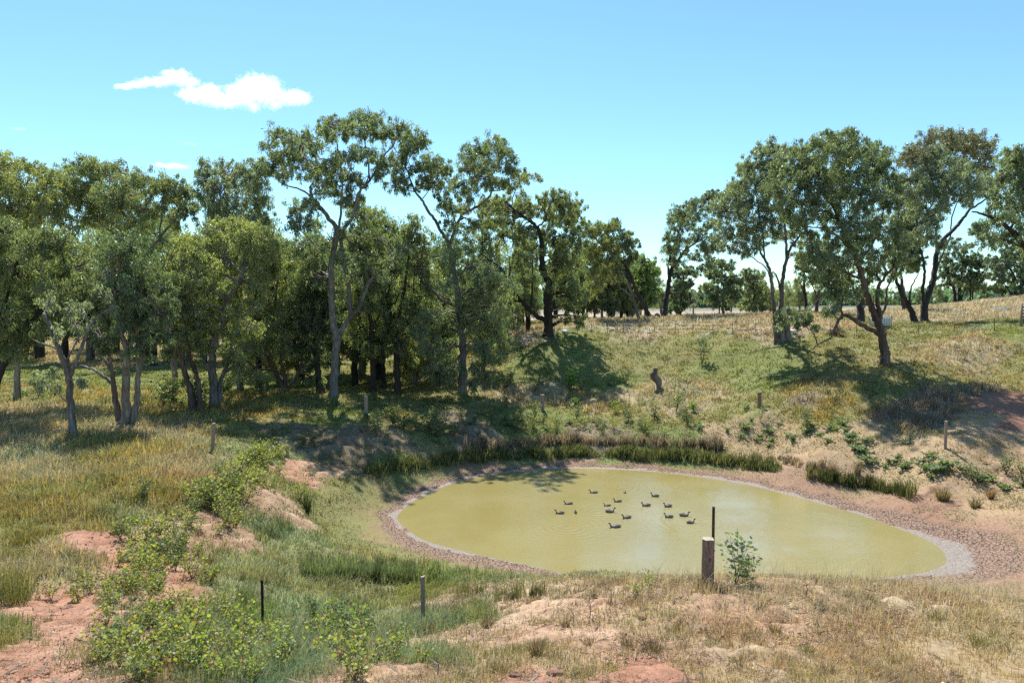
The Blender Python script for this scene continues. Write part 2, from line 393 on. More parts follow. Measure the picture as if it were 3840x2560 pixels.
# pond margin: widths of the mud bands grow to the right
mw = 0.62 + 0.6*sstep(12, 20, GX) + 0.5*sstep(33, 29, GY)
warpd = g_s + 0.55*fbm(GX*0.9, GY*0.9, 3, 51) + 0.2*fbm(GX*3, GY*3, 2, 52)
wetw = 0.2 + 0.5*sstep(15.5, 19, GX)*sstep(33, 29.5, GY)
wet = 1 - sstep(wetw*0.9, wetw*1.5, warpd)
mudw = 1 - sstep(wetw+mw*0.9, wetw+mw*1.35, warpd)
drym = 1 - sstep(wetw+mw*1.15, wetw+mw*1.6+0.9+1.5*sstep(8, 18, GX), warpd+0.9*v1)
c_dry = np.array([.28, .17, .12]); c_mud = np.array([.25, .17, .125]); c_wet = np.array([.37, .32, .28])
drym = drym*(1-0.55*sstep(-1, -5, GX))
gcol = gcol*(1-drym[:, None]*0.85) + c_dry*drym[:, None]*0.85
gcol = gcol*(1-mudw[:, None]) + c_mud*mudw[:, None]
gcol = gcol*(1-wet[:, None]) + c_wet*wet[:, None]
# the crumbled and trodden earth of bare places is real relief
rough_ = np.clip(par[:, 3]*1.2-0.1, 0, 1)*(1-mudw)*(GY < 62)
GZ = GZ + rough_*(0.05*fbm(GX*3.3, GY*3.3, 3, 61) + 0.05*np.maximum(fbm(GX*1.6, GY*1.6, 3, 62)-0.1, 0)*3 + sstep(20, 32, GY)*(0.20*np.abs(fbm(GX*0.9, GY*0.9, 4, 64))+0.10*fbm(GX*2.6, GY*2.6, 3, 65))) + mudw*(1-wet)*0.012*fbm(GX*6, GY*6, 2, 63)
far = sstep(150, 500, GY)[:, None]
fcol = np.where((fbm(GX*0.006, GY*0.004, 3, 71)[:, None] > -0.1), np.array([[.075, .095, .065]]), np.array([[.21, .20, .115]]))
gcol = gcol*(1-far)+fcol*far
a = np.arange(NY-1)[:, None]*NU + np.arange(NU-1)[None, :]
fl = np.stack([a, a+1, a+NU+1, a+NU], -1).reshape(-1)
M_ground, t, bs = newmat("farm_ground")
at = nd(t, "ShaderNodeAttribute", attribute_name="Col"); mk = nd(t, "ShaderNodeAttribute", attribute_name="Mud")
sep = nd(t, "ShaderNodeSeparateColor"); t.links.new(mk.outputs[0], sep.inputs[0])
co = objco(t)
n_f = noise(t, 9, 6, co, 0.7); n_g = noise(t, 55, 4, co, 0.7)
base = mixc(t, 1.0, at.outputs[0], ramp(t, n_f, [(0.3, (.62, .60, .58)), (0.52, (1.0, 1.0, 1.0)), (0.72, (1.28, 1.26, 1.22))]), 'MULTIPLY')
base = mixc(t, 1.0, base, ramp(t, n_g, [(0.3, (.7, .68, .66)), (0.5, (1, 1, 1)), (0.7, (1.25, 1.24, 1.22))]), 'MULTIPLY')
# cracked mud: plates from a warped cell pattern
wv = nd(t, "ShaderNodeVectorMath", operation='ADD')
nn = nd(t, "ShaderNodeTexNoise"); nn.inputs["Scale"].default_value = 2.2; t.links.new(co, nn.inputs["Vector"])
t.links.new(co, wv.inputs[0]); scl = nd(t, "ShaderNodeVectorMath", operation='SCALE'); scl.inputs["Scale"].default_value = 0.35; t.links.new(nn.outputs[1], scl.inputs[0]); t.links.new(scl.outputs[0], wv.inputs[1])
vo = nd(t, "ShaderNodeTexVoronoi", feature='DISTANCE_TO_EDGE'); vo.inputs["Scale"].default_value = 6.2; t.links.new(wv.outputs[0], vo.inputs["Vector"])
vc = nd(t, "ShaderNodeTexVoronoi", feature='F1'); vc.inputs["Scale"].default_value = 6.2; t.links.new(wv.outputs[0], vc.inputs["Vector"])
crack = math_n(t, 'SUBTRACT', 1.0, math_n(t, 'SMOOTHSTEP' if False else 'MULTIPLY', vo.outputs[0], 13.0))
crack = math_n(t, 'MULTIPLY', math_n(t, 'MAXIMUM', math_n(t, 'MINIMUM', crack, 1.0), 0.0), sep.outputs[0])
plate = mixc(t, 0.22, (1, 1, 1), vc.outputs["Color"])
hs = nd(t, "ShaderNodeHueSaturation"); hs.inputs["Saturation"].default_value = 0.08; hs.inputs["Value"].default_value = 1.2; t.links.new(plate, hs.inputs["Color"])
base = mixc(t, sep.outputs[0], base, mixc(t, 1.0, base, hs.outputs[0], 'MULTIPLY'))
base = mixc(t, crack, base, (.035, .026, .022))  # the shade down in the cracks is put into the colour
t.links.new(base, bs.inputs["Base Color"])
rg = math_n(t, 'SUBTRACT', 0.95, math_n(t, 'MULTIPLY', sep.outputs[1], 0.5)); t.links.new(rg, bs.inputs["Roughness"])
bs.inputs["Specular IOR Level"].default_value = 0.2
hgt = math_n(t, 'SUBTRACT', math_n(t, 'ADD', math_n(t, 'MULTIPLY', n_f, 0.6), math_n(t, 'MULTIPLY', n_g, 0.5)), math_n(t, 'MULTIPLY', crack, 1.2))
hgt = math_n(t, 'ADD', hgt, math_n(t, 'MULTIPLY', sep.outputs[1], math_n(t, 'MULTIPLY', noise(t, 22, 3, co, .6), 2.2)))
bump(t, hgt, 0.9, 0.05, bs)
ground = mesh_np("ground", np.stack([GX, GY, GZ], -1), fl, np.full(len(fl)//4, 4), M_ground, None, gcol, True)
mc = ground.data.color_attributes.new("Mud", 'FLOAT_COLOR', 'POINT')
m4 = np.ones((len(GX), 4), np.float32); m4[:, 0] = np.clip(mudw*(1-wet*0.8)*(g_s > 0), 0, 1); m4[:, 1] = wet; m4[:, 2] = 0
mc.data.foreach_set("color", m4.ravel())
tag(ground, kind="structure")
del soil, cov, par

# ------------------------------------------------------------------ pond water
M_water, t, bs = newmat("muddy_water")
co = objco(t)
n0 = noise(t, 0.25, 3, co)
t.links.new(ramp(t, n0, [(0.35, (.258, .216, .078)), (0.65, (.285, .242, .10))]), bs.inputs["Base Color"])
bs.inputs["Roughness"].default_value = 0.05
bs.inputs["IOR"].default_value = 1.8
mp = nd(t, "ShaderNodeMapping"); mp.inputs["Scale"].default_value = (0.9, 2.6, 1); mp.inputs["Rotation"].default_value = (0, 0, 0.15); t.links.new(co, mp.inputs[0])
r1 = noise(t, 3.6, 4, mp.outputs[0], 0.5); r2 = noise(t, 0.45, 2, co)
r3 = math_n(t, 'MULTIPLY', r1, ramp(t, r2, [(0.35, (.35,)*3), (0.65, (1,)*3)]))
for kx, ky, ka in ((2.6, 32.6, .5), (-1.6, 36.3, .35), (6.6, 39.6, .45), (9.2, 33.4, .4), (4.4, 35.0, .4), (0.8, 38.4, .3)):
    dv = nd(t, "ShaderNodeVectorMath", operation='DISTANCE'); t.links.new(co, dv.inputs[0]); dv.inputs[1].default_value = (kx, ky, 0)
    rw = math_n(t, 'MULTIPLY', math_n(t, 'SINE', math_n(t, 'MULTIPLY', dv.outputs["Value"], 17.0)), math_n(t, 'POWER', 2.718, math_n(t, 'MULTIPLY', dv.outputs["Value"], -1.1)))
    r3 = math_n(t, 'ADD', r3, math_n(t, 'MULTIPLY', rw, ka))
bump(t, r3, 0.38, 0.055, bs)
u0, t0 = SH.mean(0)
wv_ = [(float(p[0]), float(p[1]), 0.0) for p in (SH + (SH-SH.mean(0))/np.linalg.norm(SH-SH.mean(0), axis=1)[:, None]*0.5)]
water = mesh_np("pond_water", wv_, list(range(len(wv_)))[::-1] if False else list(range(len(wv_)))[::-1], [len(wv_)], M_water)
tag(water, kind="structure")
if water.data.polygons[0].normal.z < 0:
    water.data.flip_normals()
# ------------------------------------------------------------------ trees
def smooth_path(P, n=5, jit=0.0, rg=None):
    P = np.asarray(P, float)
    if len(P) < 3 and jit == 0: return P
    Q = np.vstack([2*P[0]-P[1], P, 2*P[-1]-P[-2]]); out = []
    for i in range(1, len(Q)-2):
        p0, p1, p2, p3 = Q[i-1], Q[i], Q[i+1], Q[i+2]
        for k in range(n):
            t = k/n
            out.append(0.5*((2*p1)+(-p0+p2)*t+(2*p0-5*p1+4*p2-p3)*t*t+(-p0+3*p1-3*p2+p3)*t**3))
    out.append(P[-1]); out = np.array(out)
    if jit and rg is not None:
        J = rg.normal(0, 1, out.shape); J[0] = 0
        out += J*jit*np.minimum(1, np.arange(len(out))/3)[:, None]
    return out
LEAF_COLS = dict(
    dark=((.105,.132,.092),(.17,.20,.135)), mid=((.155,.18,.125),(.25,.275,.185)), olive=((.195,.208,.13),(.30,.31,.185)),
    gold=((.235,.235,.125),(.35,.345,.175)), grey=((.20,.215,.18),(.30,.315,.255)), bright=((.18,.26,.09),(.29,.37,.14)), blue=((.12,.17,.14),(.18,.24,.20)))
def leaves_mesh(name, CP, CR, per, L, Wd, cols, parent, origin, rg, droop=1.0, tip=None, flat=1.2):
    """leaf clusters at CP with radii CR; every leaf is a small drooping blade"""
    n = len(CP); N = n*per
    cen = np.repeat(CP, per, 0); r = np.repeat(CR, per)
    d = rg.normal(0, 1, (N, 3)); d /= np.linalg.norm(d, axis=1)[:, None]
    rad = rg.random(N)**0.5
    P = cen + d*(rad*r)[:, None]*np.array([1, 1, flat])
    a = rg.random(N)*2*math.pi; hz = rg.random(N)*0.9+0.1
    ax = np.stack([np.cos(a)*hz, np.sin(a)*hz, -droop*np.ones(N)+rg.normal(0, .45, N)], -1); ax /= np.linalg.norm(ax, axis=1)[:, None]
    q = rg.normal(0, 1, (N, 3)); sd_ = np.cross(ax, q); sd_ /= np.linalg.norm(sd_, axis=1)[:, None]+1e-9
    ls = (L*(0.65+0.7*rg.random(N)))[:, None]; ws = (Wd*(0.65+0.7*rg.random(N)))[:, None]
    V = np.stack([P, P+ax*ls*0.45+sd_*ws*0.5, P+ax*ls, P+ax*ls*0.45-sd_*ws*0.5], 1).reshape(-1, 3)
    c0, c1 = np.array(cols[0]), np.array(cols[1])
    k = np.clip(np.repeat(rg.random(n), per)*0.6+rg.random(N)*0.75-0.17, 0, 1)[:, None]
    col = c0*.82*(1-k)+c1*1.22*k  # brighter and darker clumps: uneven lighting of the crown put into leaf colour
    br = (rg.random(N) < 0.025)[:, None]
    col = np.where(br, np.array([.17, .10, .045]), col)
    if tip is not None: pass
    return mesh_np(name, V, np.arange(N*4), np.full(N, 4), M_leaf, parent, np.repeat(col, 4, 0), False, origin)

def tree(label, base, limbs, blobs, Y=None, bark=None, col='mid', seed=0, layers=2, dens=1.0, name='gum_tree', cat='tree', group=None, deep=1.0, leaf=None, per=46, droop=1.0, tw=1.0, dcol=None):
    """base: pixel of the foot. limbs: pixel polylines with a radius in metres at each end; blobs: (px, py, r px) leafy masses"""
    rg = np.random.default_rng(1000+seed)
    bark = bark or M_grey
    if Y is None: bx, Y, bz = ground_at(*base, y0=24)
    else:
        bx = float(ray(base[0], base[1])[0])*Y; bz = float(Zt([bx], [Y])[0])
    O = np.array([bx, Y, bz]); mpp = Y/F
    root = empty(name, O, label, cat, group)
    nodes_p = []; nodes_r = []; nodes_px = []
    mb = MB()
    allx = [b[0] for b in blobs] or [base[0]]
    cx = (min(allx)+max(allx))/2; half = max(60, (max(allx)-min(allx))/2)
    for li, (pts, r0, r1) in enumerate(limbs):
        pts = list(pts)
        if li == 0 or math.hypot(pts[0][0]-base[0], pts[0][1]-base[1]) < 60:
            p0 = O+np.array([(pts[0][0]-base[0])*mpp, 0, -0.25]); y = Y; first = True
        else:
            d = [math.hypot(q[0]-pts[0][0], q[1]-pts[0][1]) for q in nodes_px]; k = int(np.argmin(d)); p0 = nodes_p[k]; y = p0[1]; first = False
        ext = sum(math.hypot(pts[i+1][0]-pts[i][0], pts[i+1][1]-pts[i][1]) for i in range(len(pts)-1))*mpp
        dy = rg.uniform(-1, 1)*0.30*ext*deep; P = [p0]
        for i in range(1, len(pts)):
            yy = y + dy*(i/(len(pts)-1))**1.3
            P.append(W(pts[i][0], pts[i][1], yy))
        P = np.array(P, float)
        S = smooth_path(P, 5, 0.02+r1*0.15, rg)
        tt = np.linspace(0, 1, len(S)); R = 0.8*r0*(1-tt)**0.9 + r1*(1-(1-tt)**0.9)
        if first:
            hgt = (S[:, 2]-O[2]); R = R*(1+0.4*np.exp(-np.maximum(hgt, 0)/0.4))
        mb.tube(S, R, 10 if r0 > .12 else 7, jit=0.22)
        for q, rr in zip(S[1:], R[1:]):
            nodes_p.append(q); nodes_r.append(rr); a, b = proj(*q); nodes_px.append((float(a), float(b)))
    if 29 < seed < 36: blobs = [(a, b, r*1.15) for a, b, r in blobs]; dens = min(1, dens*1.15)
    CPs = []; CRs = []
    NPX = np.array(nodes_px); NP = np.array(nodes_p)
    for (x, yb, r) in blobs:
        rm = r*mpp*1.17
        for L_ in range(layers):
            d = np.hypot(NPX[:, 0]-x, (NPX[:, 1]-yb)*0.8) + (NPX[:, 1] < yb-r)*60
            k = int(np.argmin(d+rg.random(len(d))*12))
            off = math.sqrt(max(0.12, 1-((x-cx)/(half+60))**2))*half*mpp*0.75*deep
            yy = NP[k][1]*0.5+Y*0.5 + rg.uniform(-1, 1)*off + (0 if L_ == 0 else 0)
            j = rg.normal(0, .22, 2)*r
            c = W(x+j[0], yb+j[1], yy)
            s_ = NP[k]; mid = (s_+c)/2 + np.array([0, 0, 0.12*np.linalg.norm(c-s_)]) + rg.normal(0, .06, 3)*np.linalg.norm(c-s_)
            ln = np.linalg.norm(c-s_)
            br = smooth_path([s_, mid, c], 4, 0.03, rg)
            mb.tube(br, np.linspace(min(nodes_r[k]*0.6, 0.045+0.022*ln)*tw, 0.018, len(br)), 5, cap=False)
            ns = max(4, int(rm*rm*8.2*dens+3))
            dd = rg.normal(0, 1, (ns, 3)); dd /= np.linalg.norm(dd, axis=1)[:, None]; dd[:, 2] = dd[:, 2]*0.8+0.12
            pos = c + dd*rm*(rg.random(ns)**0.45)[:, None]
            for q in pos:
                st = br[rg.integers(len(br)//2, len(br))]
                md = (st+q)/2 + np.array([0, 0, 0.15*rm*rg.random()]) + rg.normal(0, .08, 3)*rm
                mb.tube([st, md, q], [0.028*tw, 0.018*tw, 0.009], 3, cap=False)
            CPs.append(pos); CRs.append(rg.uniform(.18, .44, ns)*min(1.15, max(0.7, rm/1.2)))
    tr = mb.build('trunk', bark, root, True, O)
    if CPs:
        CP = np.concatenate(CPs); CR = np.concatenate(CRs)
        s = leaf or (0.15+Y*0.0013)
        cols = LEAF_COLS[col] if isinstance(col, str) else col
        cr = leaves_mesh('crown', CP, CR, per, s*1.15, s*0.30, cols, root, O, rg, droop)
    return root
def cv(k, ox, oy, L):      # crop coordinates to photograph pixels
    return [((p[0]/k+ox), (p[1]/k+oy))+((p[2]/k,) if len(p) > 2 else ()) for p in L]
A = lambda L: cv(1.307, 0, 500, L)
B = lambda L: cv(1.2545, 900, 350, L)
D = lambda L: cv(1.742, 1800, 600, L)
E = lambda L: cv(1.493, 2700, 450, L)
if True:
    # ---- left group
    tree('broad grey-green gum at the left edge, its trunk leaning in from outside', (-60, 1440),
        [(A([(-80,1230),(0,1170),(60,1080),(140,950),(200,870),(290,820)]), .30, .10), (A([(60,1080),(20,900),(60,700),(120,560)]), .16, .05), (A([(140,950),(300,700),(420,640)]), .12, .04), (A([(60,1080),(-60,950),(-90,700)]), .14, .05)],
        A([(0,480,90),(60,520,90),(140,560,90),(230,540,80),(310,560,80),(0,640,100),(100,680,100),(200,680,100),(300,660,90),(400,680,80),(480,700,60),(40,780,100),(150,800,90),(260,790,90),(380,780,80),(0,900,90),(100,920,80),(330,880,70),(200,900,60),(-120,600,110),(-130,800,110),(20,1010,60),(60,1080,55),(140,1010,55),(-30,1090,60),(200,960,50),(100,980,60),(-100,980,90)]),
        bark=M_dark, col=((.16,.18,.11),(.25,.26,.16)), seed=1, layers=2, Y=46, dens=1.15)
    tree('slim grey gum, the nearest on the left, with a bushy sprout low on its trunk', (276, 1643),
        [(A([(360,1490),(350,1350),(340,1210),(320,1130),(290,1060),(250,960),(210,880)]), .26, .08), (A([(342,1200),(370,1130),(400,1050),(450,930),(540,850)]), .17, .05), (A([(290,1060),(210,1030),(160,1010)]), .06, .02),
         (A([(335,1390),(330,1320),(300,1290),(250,1260)]), .05, .02), (A([(320,1130),(380,1000),(350,900)]), .07, .03), (A([(342,1200),(300,1180),(260,1150)]), .04, .02)],
        A([(170,1200,35),(210,1190,35),(250,1200,38),(200,1240,30),(290,1230,35),(270,1170,25),(380,1210,22),(330,880,55),(420,860,60),(250,840,60),(500,820,55),(390,940,45),(300,960,40),(550,880,40)]),
        bark=M_grey, col='grey', seed=2, layers=1, Y=38, dens=.8)
    tree('multi-stemmed pale gum with rusty orange bark at its foot, left of the grassy bank', (485, 1593),
        [(A([(610,1420),(620,1330),(618,1200),(625,1080),(600,1000),(575,900),(560,800)]), .34, .09), (A([(595,1400),(570,1310),(555,1230),(540,1150),(500,1100),(460,1075)]), .25, .05), (A([(555,1230),(500,1180),(440,1150),(390,1135)]), .14, .04),
         (A([(655,1390),(670,1290),(675,1180),(690,1110),(720,1010),(730,960)]), .24, .07), (A([(625,1080),(680,960),(710,880)]), .13, .05), (A([(545,1180),(530,1060),(510,1030)]), .12, .05), (A([(690,1110),(760,1000),(830,960)]), .07, .03), (A([(675,1350),(700,1345),(725,1350)]), .05, .01)],
        A([(600,540,70),(660,560,70),(560,600,70),(640,640,80),(720,640,75),(560,680,70),(620,730,80),(700,730,85),(780,710,60),(580,800,80),(660,820,85),(740,820,80),(810,780,55),(600,900,70),(690,900,75),(780,880,65),(520,760,60),(850,860,45),(640,960,50),(520,900,50),(480,1010,40),(700,990,40),(560,980,42),(730,1060,42),(470,950,40),(820,1020,48),(640,1060,38),(520,1060,34)]),
        bark=M_pale, col='dark', seed=3, layers=2, Y=42, dens=1.2)
    tree('leaning pair of slender trunks behind the pale gum, under a thin olive crown', (738, 1500),
        [(A([(945,1320),(930,1250),(900,1160),(880,1060),(850,960),(830,860)]), .30, .09), (A([(985,1310),(970,1220),(945,1130),(925,1060),(910,960),(940,860)]), .24, .07), (A([(850,960),(790,880),(760,800)]), .10, .04)],
        A([(850,860,70),(900,800,70),(800,800,70),(850,740,70),(960,860,60),(780,920,50),(900,920,50),(830,1010,40),(1000,940,50),(880,1070,40),(970,1030,45),(810,1090,35),(920,1000,50)]),
        bark=M_red, col='olive', seed=4, Y=50)
    tree('tall gum at the back of the left stand with a rounded olive top', (640, 1480),
        [(A([(860,1290),(850,1100),(800,900),(760,700),(700,590),(650,480),(600,380)]), .32, .10), (A([(700,590),(780,520),(850,430),(900,380)]), .14, .05), (A([(760,700),(640,560),(540,480),(480,430)]), .14, .05), (A([(780,520),(790,420),(820,300)]), .10, .04)],
        A([(340,170,60),(400,160,60),(460,180,60),(520,190,60),(580,200,55),(640,240,55),(700,230,55),(740,260,50),(360,250,70),(440,260,70),(520,280,70),(600,290,70),(680,310,60),(340,330,60),(430,340,70),(520,360,70),(610,370,70),(700,380,60),(780,260,50),(830,240,50),(880,260,50),(920,300,45),(800,330,55),(880,350,55),(480,430,60),(570,450,60),(660,450,60),(420,410,55),(760,410,50),(860,430,50),(930,380,45)]),
        bark=M_grey, col='olive', seed=5, Y=60, layers=2)
    tree('yellow-green topped tree in the upper left corner of the stand', (60, 1480),
        [(A([(80,1300),(90,1000),(70,700),(60,450),(40,300)]), .30, .10), (A([(70,700),(160,450),(220,300)]), .14, .05), (A([(60,450),(130,260),(150,180)]), .10, .04)],
        A([(0,170,70),(50,160,60),(20,260,80),(90,280,70),(150,150,45),(180,180,35),(210,240,50),(260,220,50),(300,260,45),(230,300,60),(150,320,70),(60,370,80),(-60,220,80),(-40,360,90),(300,340,60),(240,390,70),(150,420,70),(310,420,50),(350,470,45),(60,450,60)]),
        bark=M_grey, col='gold', seed=6, Y=58)
    tree('leafy tree with a golden olive domed crown and a long pale branch reaching left', (803, 1500),
        [(A([(1050,1310),(1045,1200),(1040,1100),(1055,1010),(1085,920),(1110,830),(1170,740),(1190,690)]), .42, .10), (A([(1170,730),(1080,690),(980,700),(920,720),(870,770)]), .13, .04), (A([(1110,830),(1060,780),(1040,760)]), .10, .04), (A([(1075,1290),(1085,1200),(1120,1120),(1130,1050)]), .22, .08), (A([(1085,920),(1180,900),(1260,850)]), .1, .04)],
        A([(900,560,60),(960,530,60),(1020,500,60),(1090,470,60),(1160,460,60),(1230,470,60),(1290,490,55),(1330,530,50),(880,630,60),(950,610,70),(1030,590,70),(1110,560,70),(1190,550,70),(1270,570,65),(860,700,50),(1060,660,60),(1150,640,60),(1240,640,60),(1310,620,55),(930,760,50),(1000,780,60),(1090,800,50),(1200,780,60),(1270,740,55),(880,820,40),(960,860,50),(1240,860,50),(1150,880,50),(960,960,50),(1020,1040,48),(1180,980,55),(1250,950,55),(1120,1090,42),(1260,1070,50),(1180,1150,42),(1100,960,50),(980,1130,34),(1240,1190,40)]),
        bark=M_grey, col='gold', seed=7, Y=52)
    tree('pointed grey-green tree top rising to the left of the tallest gum', (900, 1490),
        [(A([(1180,1300),(1170,1000),(1160,700),(1120,450),(1080,300)]), .32, .10), (A([(1160,700),(1230,500),(1290,350)]), .13, .04), (A([(1120,450),(1020,300),(1010,200)]), .12, .04)],
        A([(1010,170,45),(1040,200,45),(1000,240,45),(1060,260,55),(1110,190,45),(1130,240,50),(1190,170,50),(1250,160,45),(1290,180,40),(1200,240,60),(1270,250,55),(1000,320,50),(1080,340,60),(1160,320,60),(1240,340,60),(1060,400,55),(1150,410,60),(1250,420,60),(1300,330,50),(1320,420,45)]),
        bark=M_grey, col='grey', seed=8, Y=62)
    tree('bushy olive tree on several leaning stems, left of the tallest gum', (1062, 1478),
        [(B([(200,1410),(190,1350),(150,1280),(110,1200),(90,1100),(60,1000)]), .30, .09), (B([(215,1400),(210,1330),(190,1250),(200,1120),(170,1000),(180,850)]), .22, .07), (B([(280,1405),(285,1300),(285,1200),(265,1050),(230,950)]), .22, .08), (B([(60,1365),(70,1300),(100,1270),(130,1290)]), .12, .05), (B([(200,1120),(280,950),(300,820)]), .1, .04)],
        B([(60,700,60),(130,680,60),(190,740,60),(80,780,70),(160,820,70),(240,800,60),(60,880,70),(140,910,70),(220,900,70),(290,900,60),(60,980,70),(150,1010,70),(240,1010,70),(320,1000,60),(80,1080,60),(170,1110,60),(260,1100,60),(340,1090,50),(100,1170,50),(210,1200,50),(300,1190,50),(20,1150,60),(10,1290,45),(30,1340,40),(330,1270,40),(350,1350,35),(-40,1000,60),(-60,860,60),(-40,1220,50)]),
        bark=M_red, col='olive', seed=9, Y=60, dens=1.1)
    # ---- tallest gum
    tree('tallest gum in the picture, with a forked pale trunk and an open spreading top', (1250, 1480),
        [(B([(438,1415),(445,1320),(450,1230),(456,1160),(440,1080),(432,1000),(430,900),(428,830),(440,740),(455,650),(420,590),(380,540),(340,490),(330,440)]), .45, .10),
         (B([(456,1165),(480,1110),(520,1050),(560,1010),(590,930),(610,880),(660,850),(720,780),(780,740)]), .28, .05), (B([(520,1050),(512,950),(508,870),(485,780),(475,700),(490,640),(530,580),(548,500),(570,450),(610,410),(650,350),(680,290),(720,250)]), .24, .05),
         (B([(340,490),(280,450),(210,430),(170,400)]), .10, .03), (B([(455,650),(470,600),(475,530),(480,420),(470,300),(450,210)]), .13, .04), (B([(610,410),(600,320),(585,230)]), .11, .03), (B([(430,830),(390,790),(340,700),(280,640)]), .10, .04), (B([(330,440),(350,400),(320,320),(250,260)]), .07, .03)],
        B([(180,210,55),(240,230,60),(160,280,60),(300,200,50),(340,240,50),(230,310,60),(300,300,55),(140,350,50),(200,390,55),(290,370,55),(400,160,45),(440,130,50),(430,200,50),(500,150,40),(550,120,45),(600,120,50),(650,130,45),(570,180,55),(640,190,55),(500,200,40),(400,320,50),(450,310,50),(510,310,50),(380,380,45),(440,380,50),(400,440,55),(460,460,50),(320,520,45),(260,540,50),(560,280,45),(620,290,45),(660,330,45),(640,380,35),(520,380,45),(560,420,40),(500,510,45),(340,600,50),(280,620,50),(540,520,40),(700,200,40),(740,170,45),(600,600,45),(640,680,55),(560,700,50),(700,780,45),(760,730,40),(320,800,60),(330,880,60),(350,960,55),(270,720,50),(600,800,50),(620,920,40),(400,720,50),(470,760,45),(390,880,50),(470,950,45),(550,1000,45),(400,1030,40),(540,860,50),(690,860,45),(480,650,40)]),
        bark=M_grey, col='mid', seed=10, Y=57, layers=2, dens=0.95)
    tree('dark trunked tree pressed against the left side of the tallest gum', (1200, 1478),
        [(B([(380,1410),(368,1330),(360,1240),(350,1100),(330,950),(320,820)]), .40, .10), (B([(360,1240),(280,1100),(260,980)]), .14, .04), (B([(350,1100),(420,980),(440,900)]), .12, .04)],
        B([(320,820,60),(380,860,60),(280,900,60),(350,940,70),(420,960,60),(300,1000,70),(380,1040,70),(330,1110,60),(400,1120,60),(300,1200,55),(370,1210,55),(250,1080,60),(240,1180,50),(340,1290,40)]),
        bark=M_dark, col='dark', seed=11, Y=59, dens=1.1)
    for k, (bx, lab, sh) in enumerate([(1398, 'stout tree, leftmost of three dark trunks between the tallest gums', 0), (1438, 'thin tree, middle one of three dark trunks between the tallest gums', 1), (1490, 'rough tree, rightmost of three dark trunks between the tallest gums', 2)]):
        X0 = (bx-900)*1.2545
        tree(lab, (bx, 1470),
            [(B([(X0, 1405), (X0+2, 1320), (X0-4, 1200), (X0+10*(sh-1), 1050), (X0+35*(sh-1), 900), (X0+60*(sh-1), 720)]), .36 if sh != 1 else .24, .09), (B([(X0, 1200), (X0-60, 1050), (X0-70, 900)]), .12, .04), (B([(X0+5*(sh-1), 1100), (X0+70, 950), (X0+80, 800)]), .12, .04)],
            B([[(560,560,60),(620,600,60),(560,650,60),(640,690,60),(580,740,60),(650,780,60),(580,840,60),(640,890,60),(560,940,60),(620,990,60),(560,1040,60),(620,1090,60),(560,1140,55),(600,1200,50)],
               [(680,600,50),(720,640,55),(700,700,60),(740,760,60),(690,830,60),(740,880,60),(700,950,60),(660,1020,60),(730,1060,60),(690,1140,55),(650,1220,45)],
               [(780,640,45),(820,620,50),(860,680,50),(800,720,60),(860,760,55),(810,820,60),(870,850,60),(800,900,60),(860,950,60),(790,1000,60),(860,1050,60),(800,1110,60),(850,1160,50),(760,1190,50),(810,1240,40)]][sh]),
            bark=M_dark, col=['olive', 'mid', 'olive'][sh], seed=12+k, Y=[63, 66, 61][sh], dens=1.1)
    # ---- second tall gum
    tree('tall straight gum with two arching bare limbs, right of the tallest one', (1735, 1482),
        [(B([(1048,1415),(1045,1300),(1048,1200),(1040,1120),(1030,1040),(1025,950),(1015,880),(995,800),(990,730),(975,690)]), .46, .14), (B([(975,690),(940,640),(920,600),(880,545),(855,500),(825,465),(800,400),(780,350)]), .19, .05),
         (B([(1000,700),(1020,620),(1050,570),(1090,545),(1150,510),(1185,460),(1180,400),(1210,350),(1230,300)]), .18, .04), (B([(1025,1010),(960,980),(910,930),(870,870),(860,820),(800,740)]), .16, .05), (B([(1025,880),(1060,820),(1080,760)]), .10, .03), (B([(855,500),(900,440),(940,400)]), .06, .02), (B([(825,465),(770,450),(700,440)]), .06, .02), (B([(1185,460),(1240,450),(1270,400),(1290,350)]), .06, .02), (B([(1020,620),(1000,560),(980,480)]), .07, .03),
         (B([(1040,1390),(980,1400),(930,1350),(880,1290)]), .07, .02), (B([(1060,1380),(1100,1340),(1150,1360)]), .06, .02)],
        B([(1070,290,50),(1060,340,45),(1120,270,50),(1170,250,50),(1220,260,50),(1260,290,45),(1120,340,55),(1190,330,55),(1250,350,45),(1290,370,40),(1130,410,50),(1190,410,50),(1080,410,45),(1250,420,35),(760,200,50),(820,200,50),(790,260,50),(840,240,45),(760,300,50),(750,380,45),(720,440,45),(780,430,45),(720,330,40),(820,350,45),(880,340,50),(910,330,40),(940,370,45),(890,400,50),(980,350,35),(950,440,45),(1010,430,40),(1070,480,50),(1000,540,50),(1060,540,45),(980,600,40),(1040,640,50),(1100,620,45),(1000,760,50),(1080,740,50),(960,500,40),(850,430,40)] +
          [(1080,840,70),(1140,860,75),(1200,850,65),(1060,920,80),(1140,940,85),(1220,920,70),(1080,1000,75),(1160,1020,75),(1240,1010,60),(1110,1090,65),(1190,1090,65),(1000,900,60),(960,960,55),(900,1060,60),(930,1130,55),(880,1180,55),(960,1200,60),(920,1260,55),(980,1300,55),(890,1310,45),(940,1370,40),(1120,1300,45),(1170,1250,55),(1230,1180,55),(1120,1200,55),(1180,1330,40),(1100,1370,35),(850,1100,55),(1010,1060,60)]),
        bark=M_grey, col='mid', seed=20, Y=58.5, layers=2, dens=0.95)
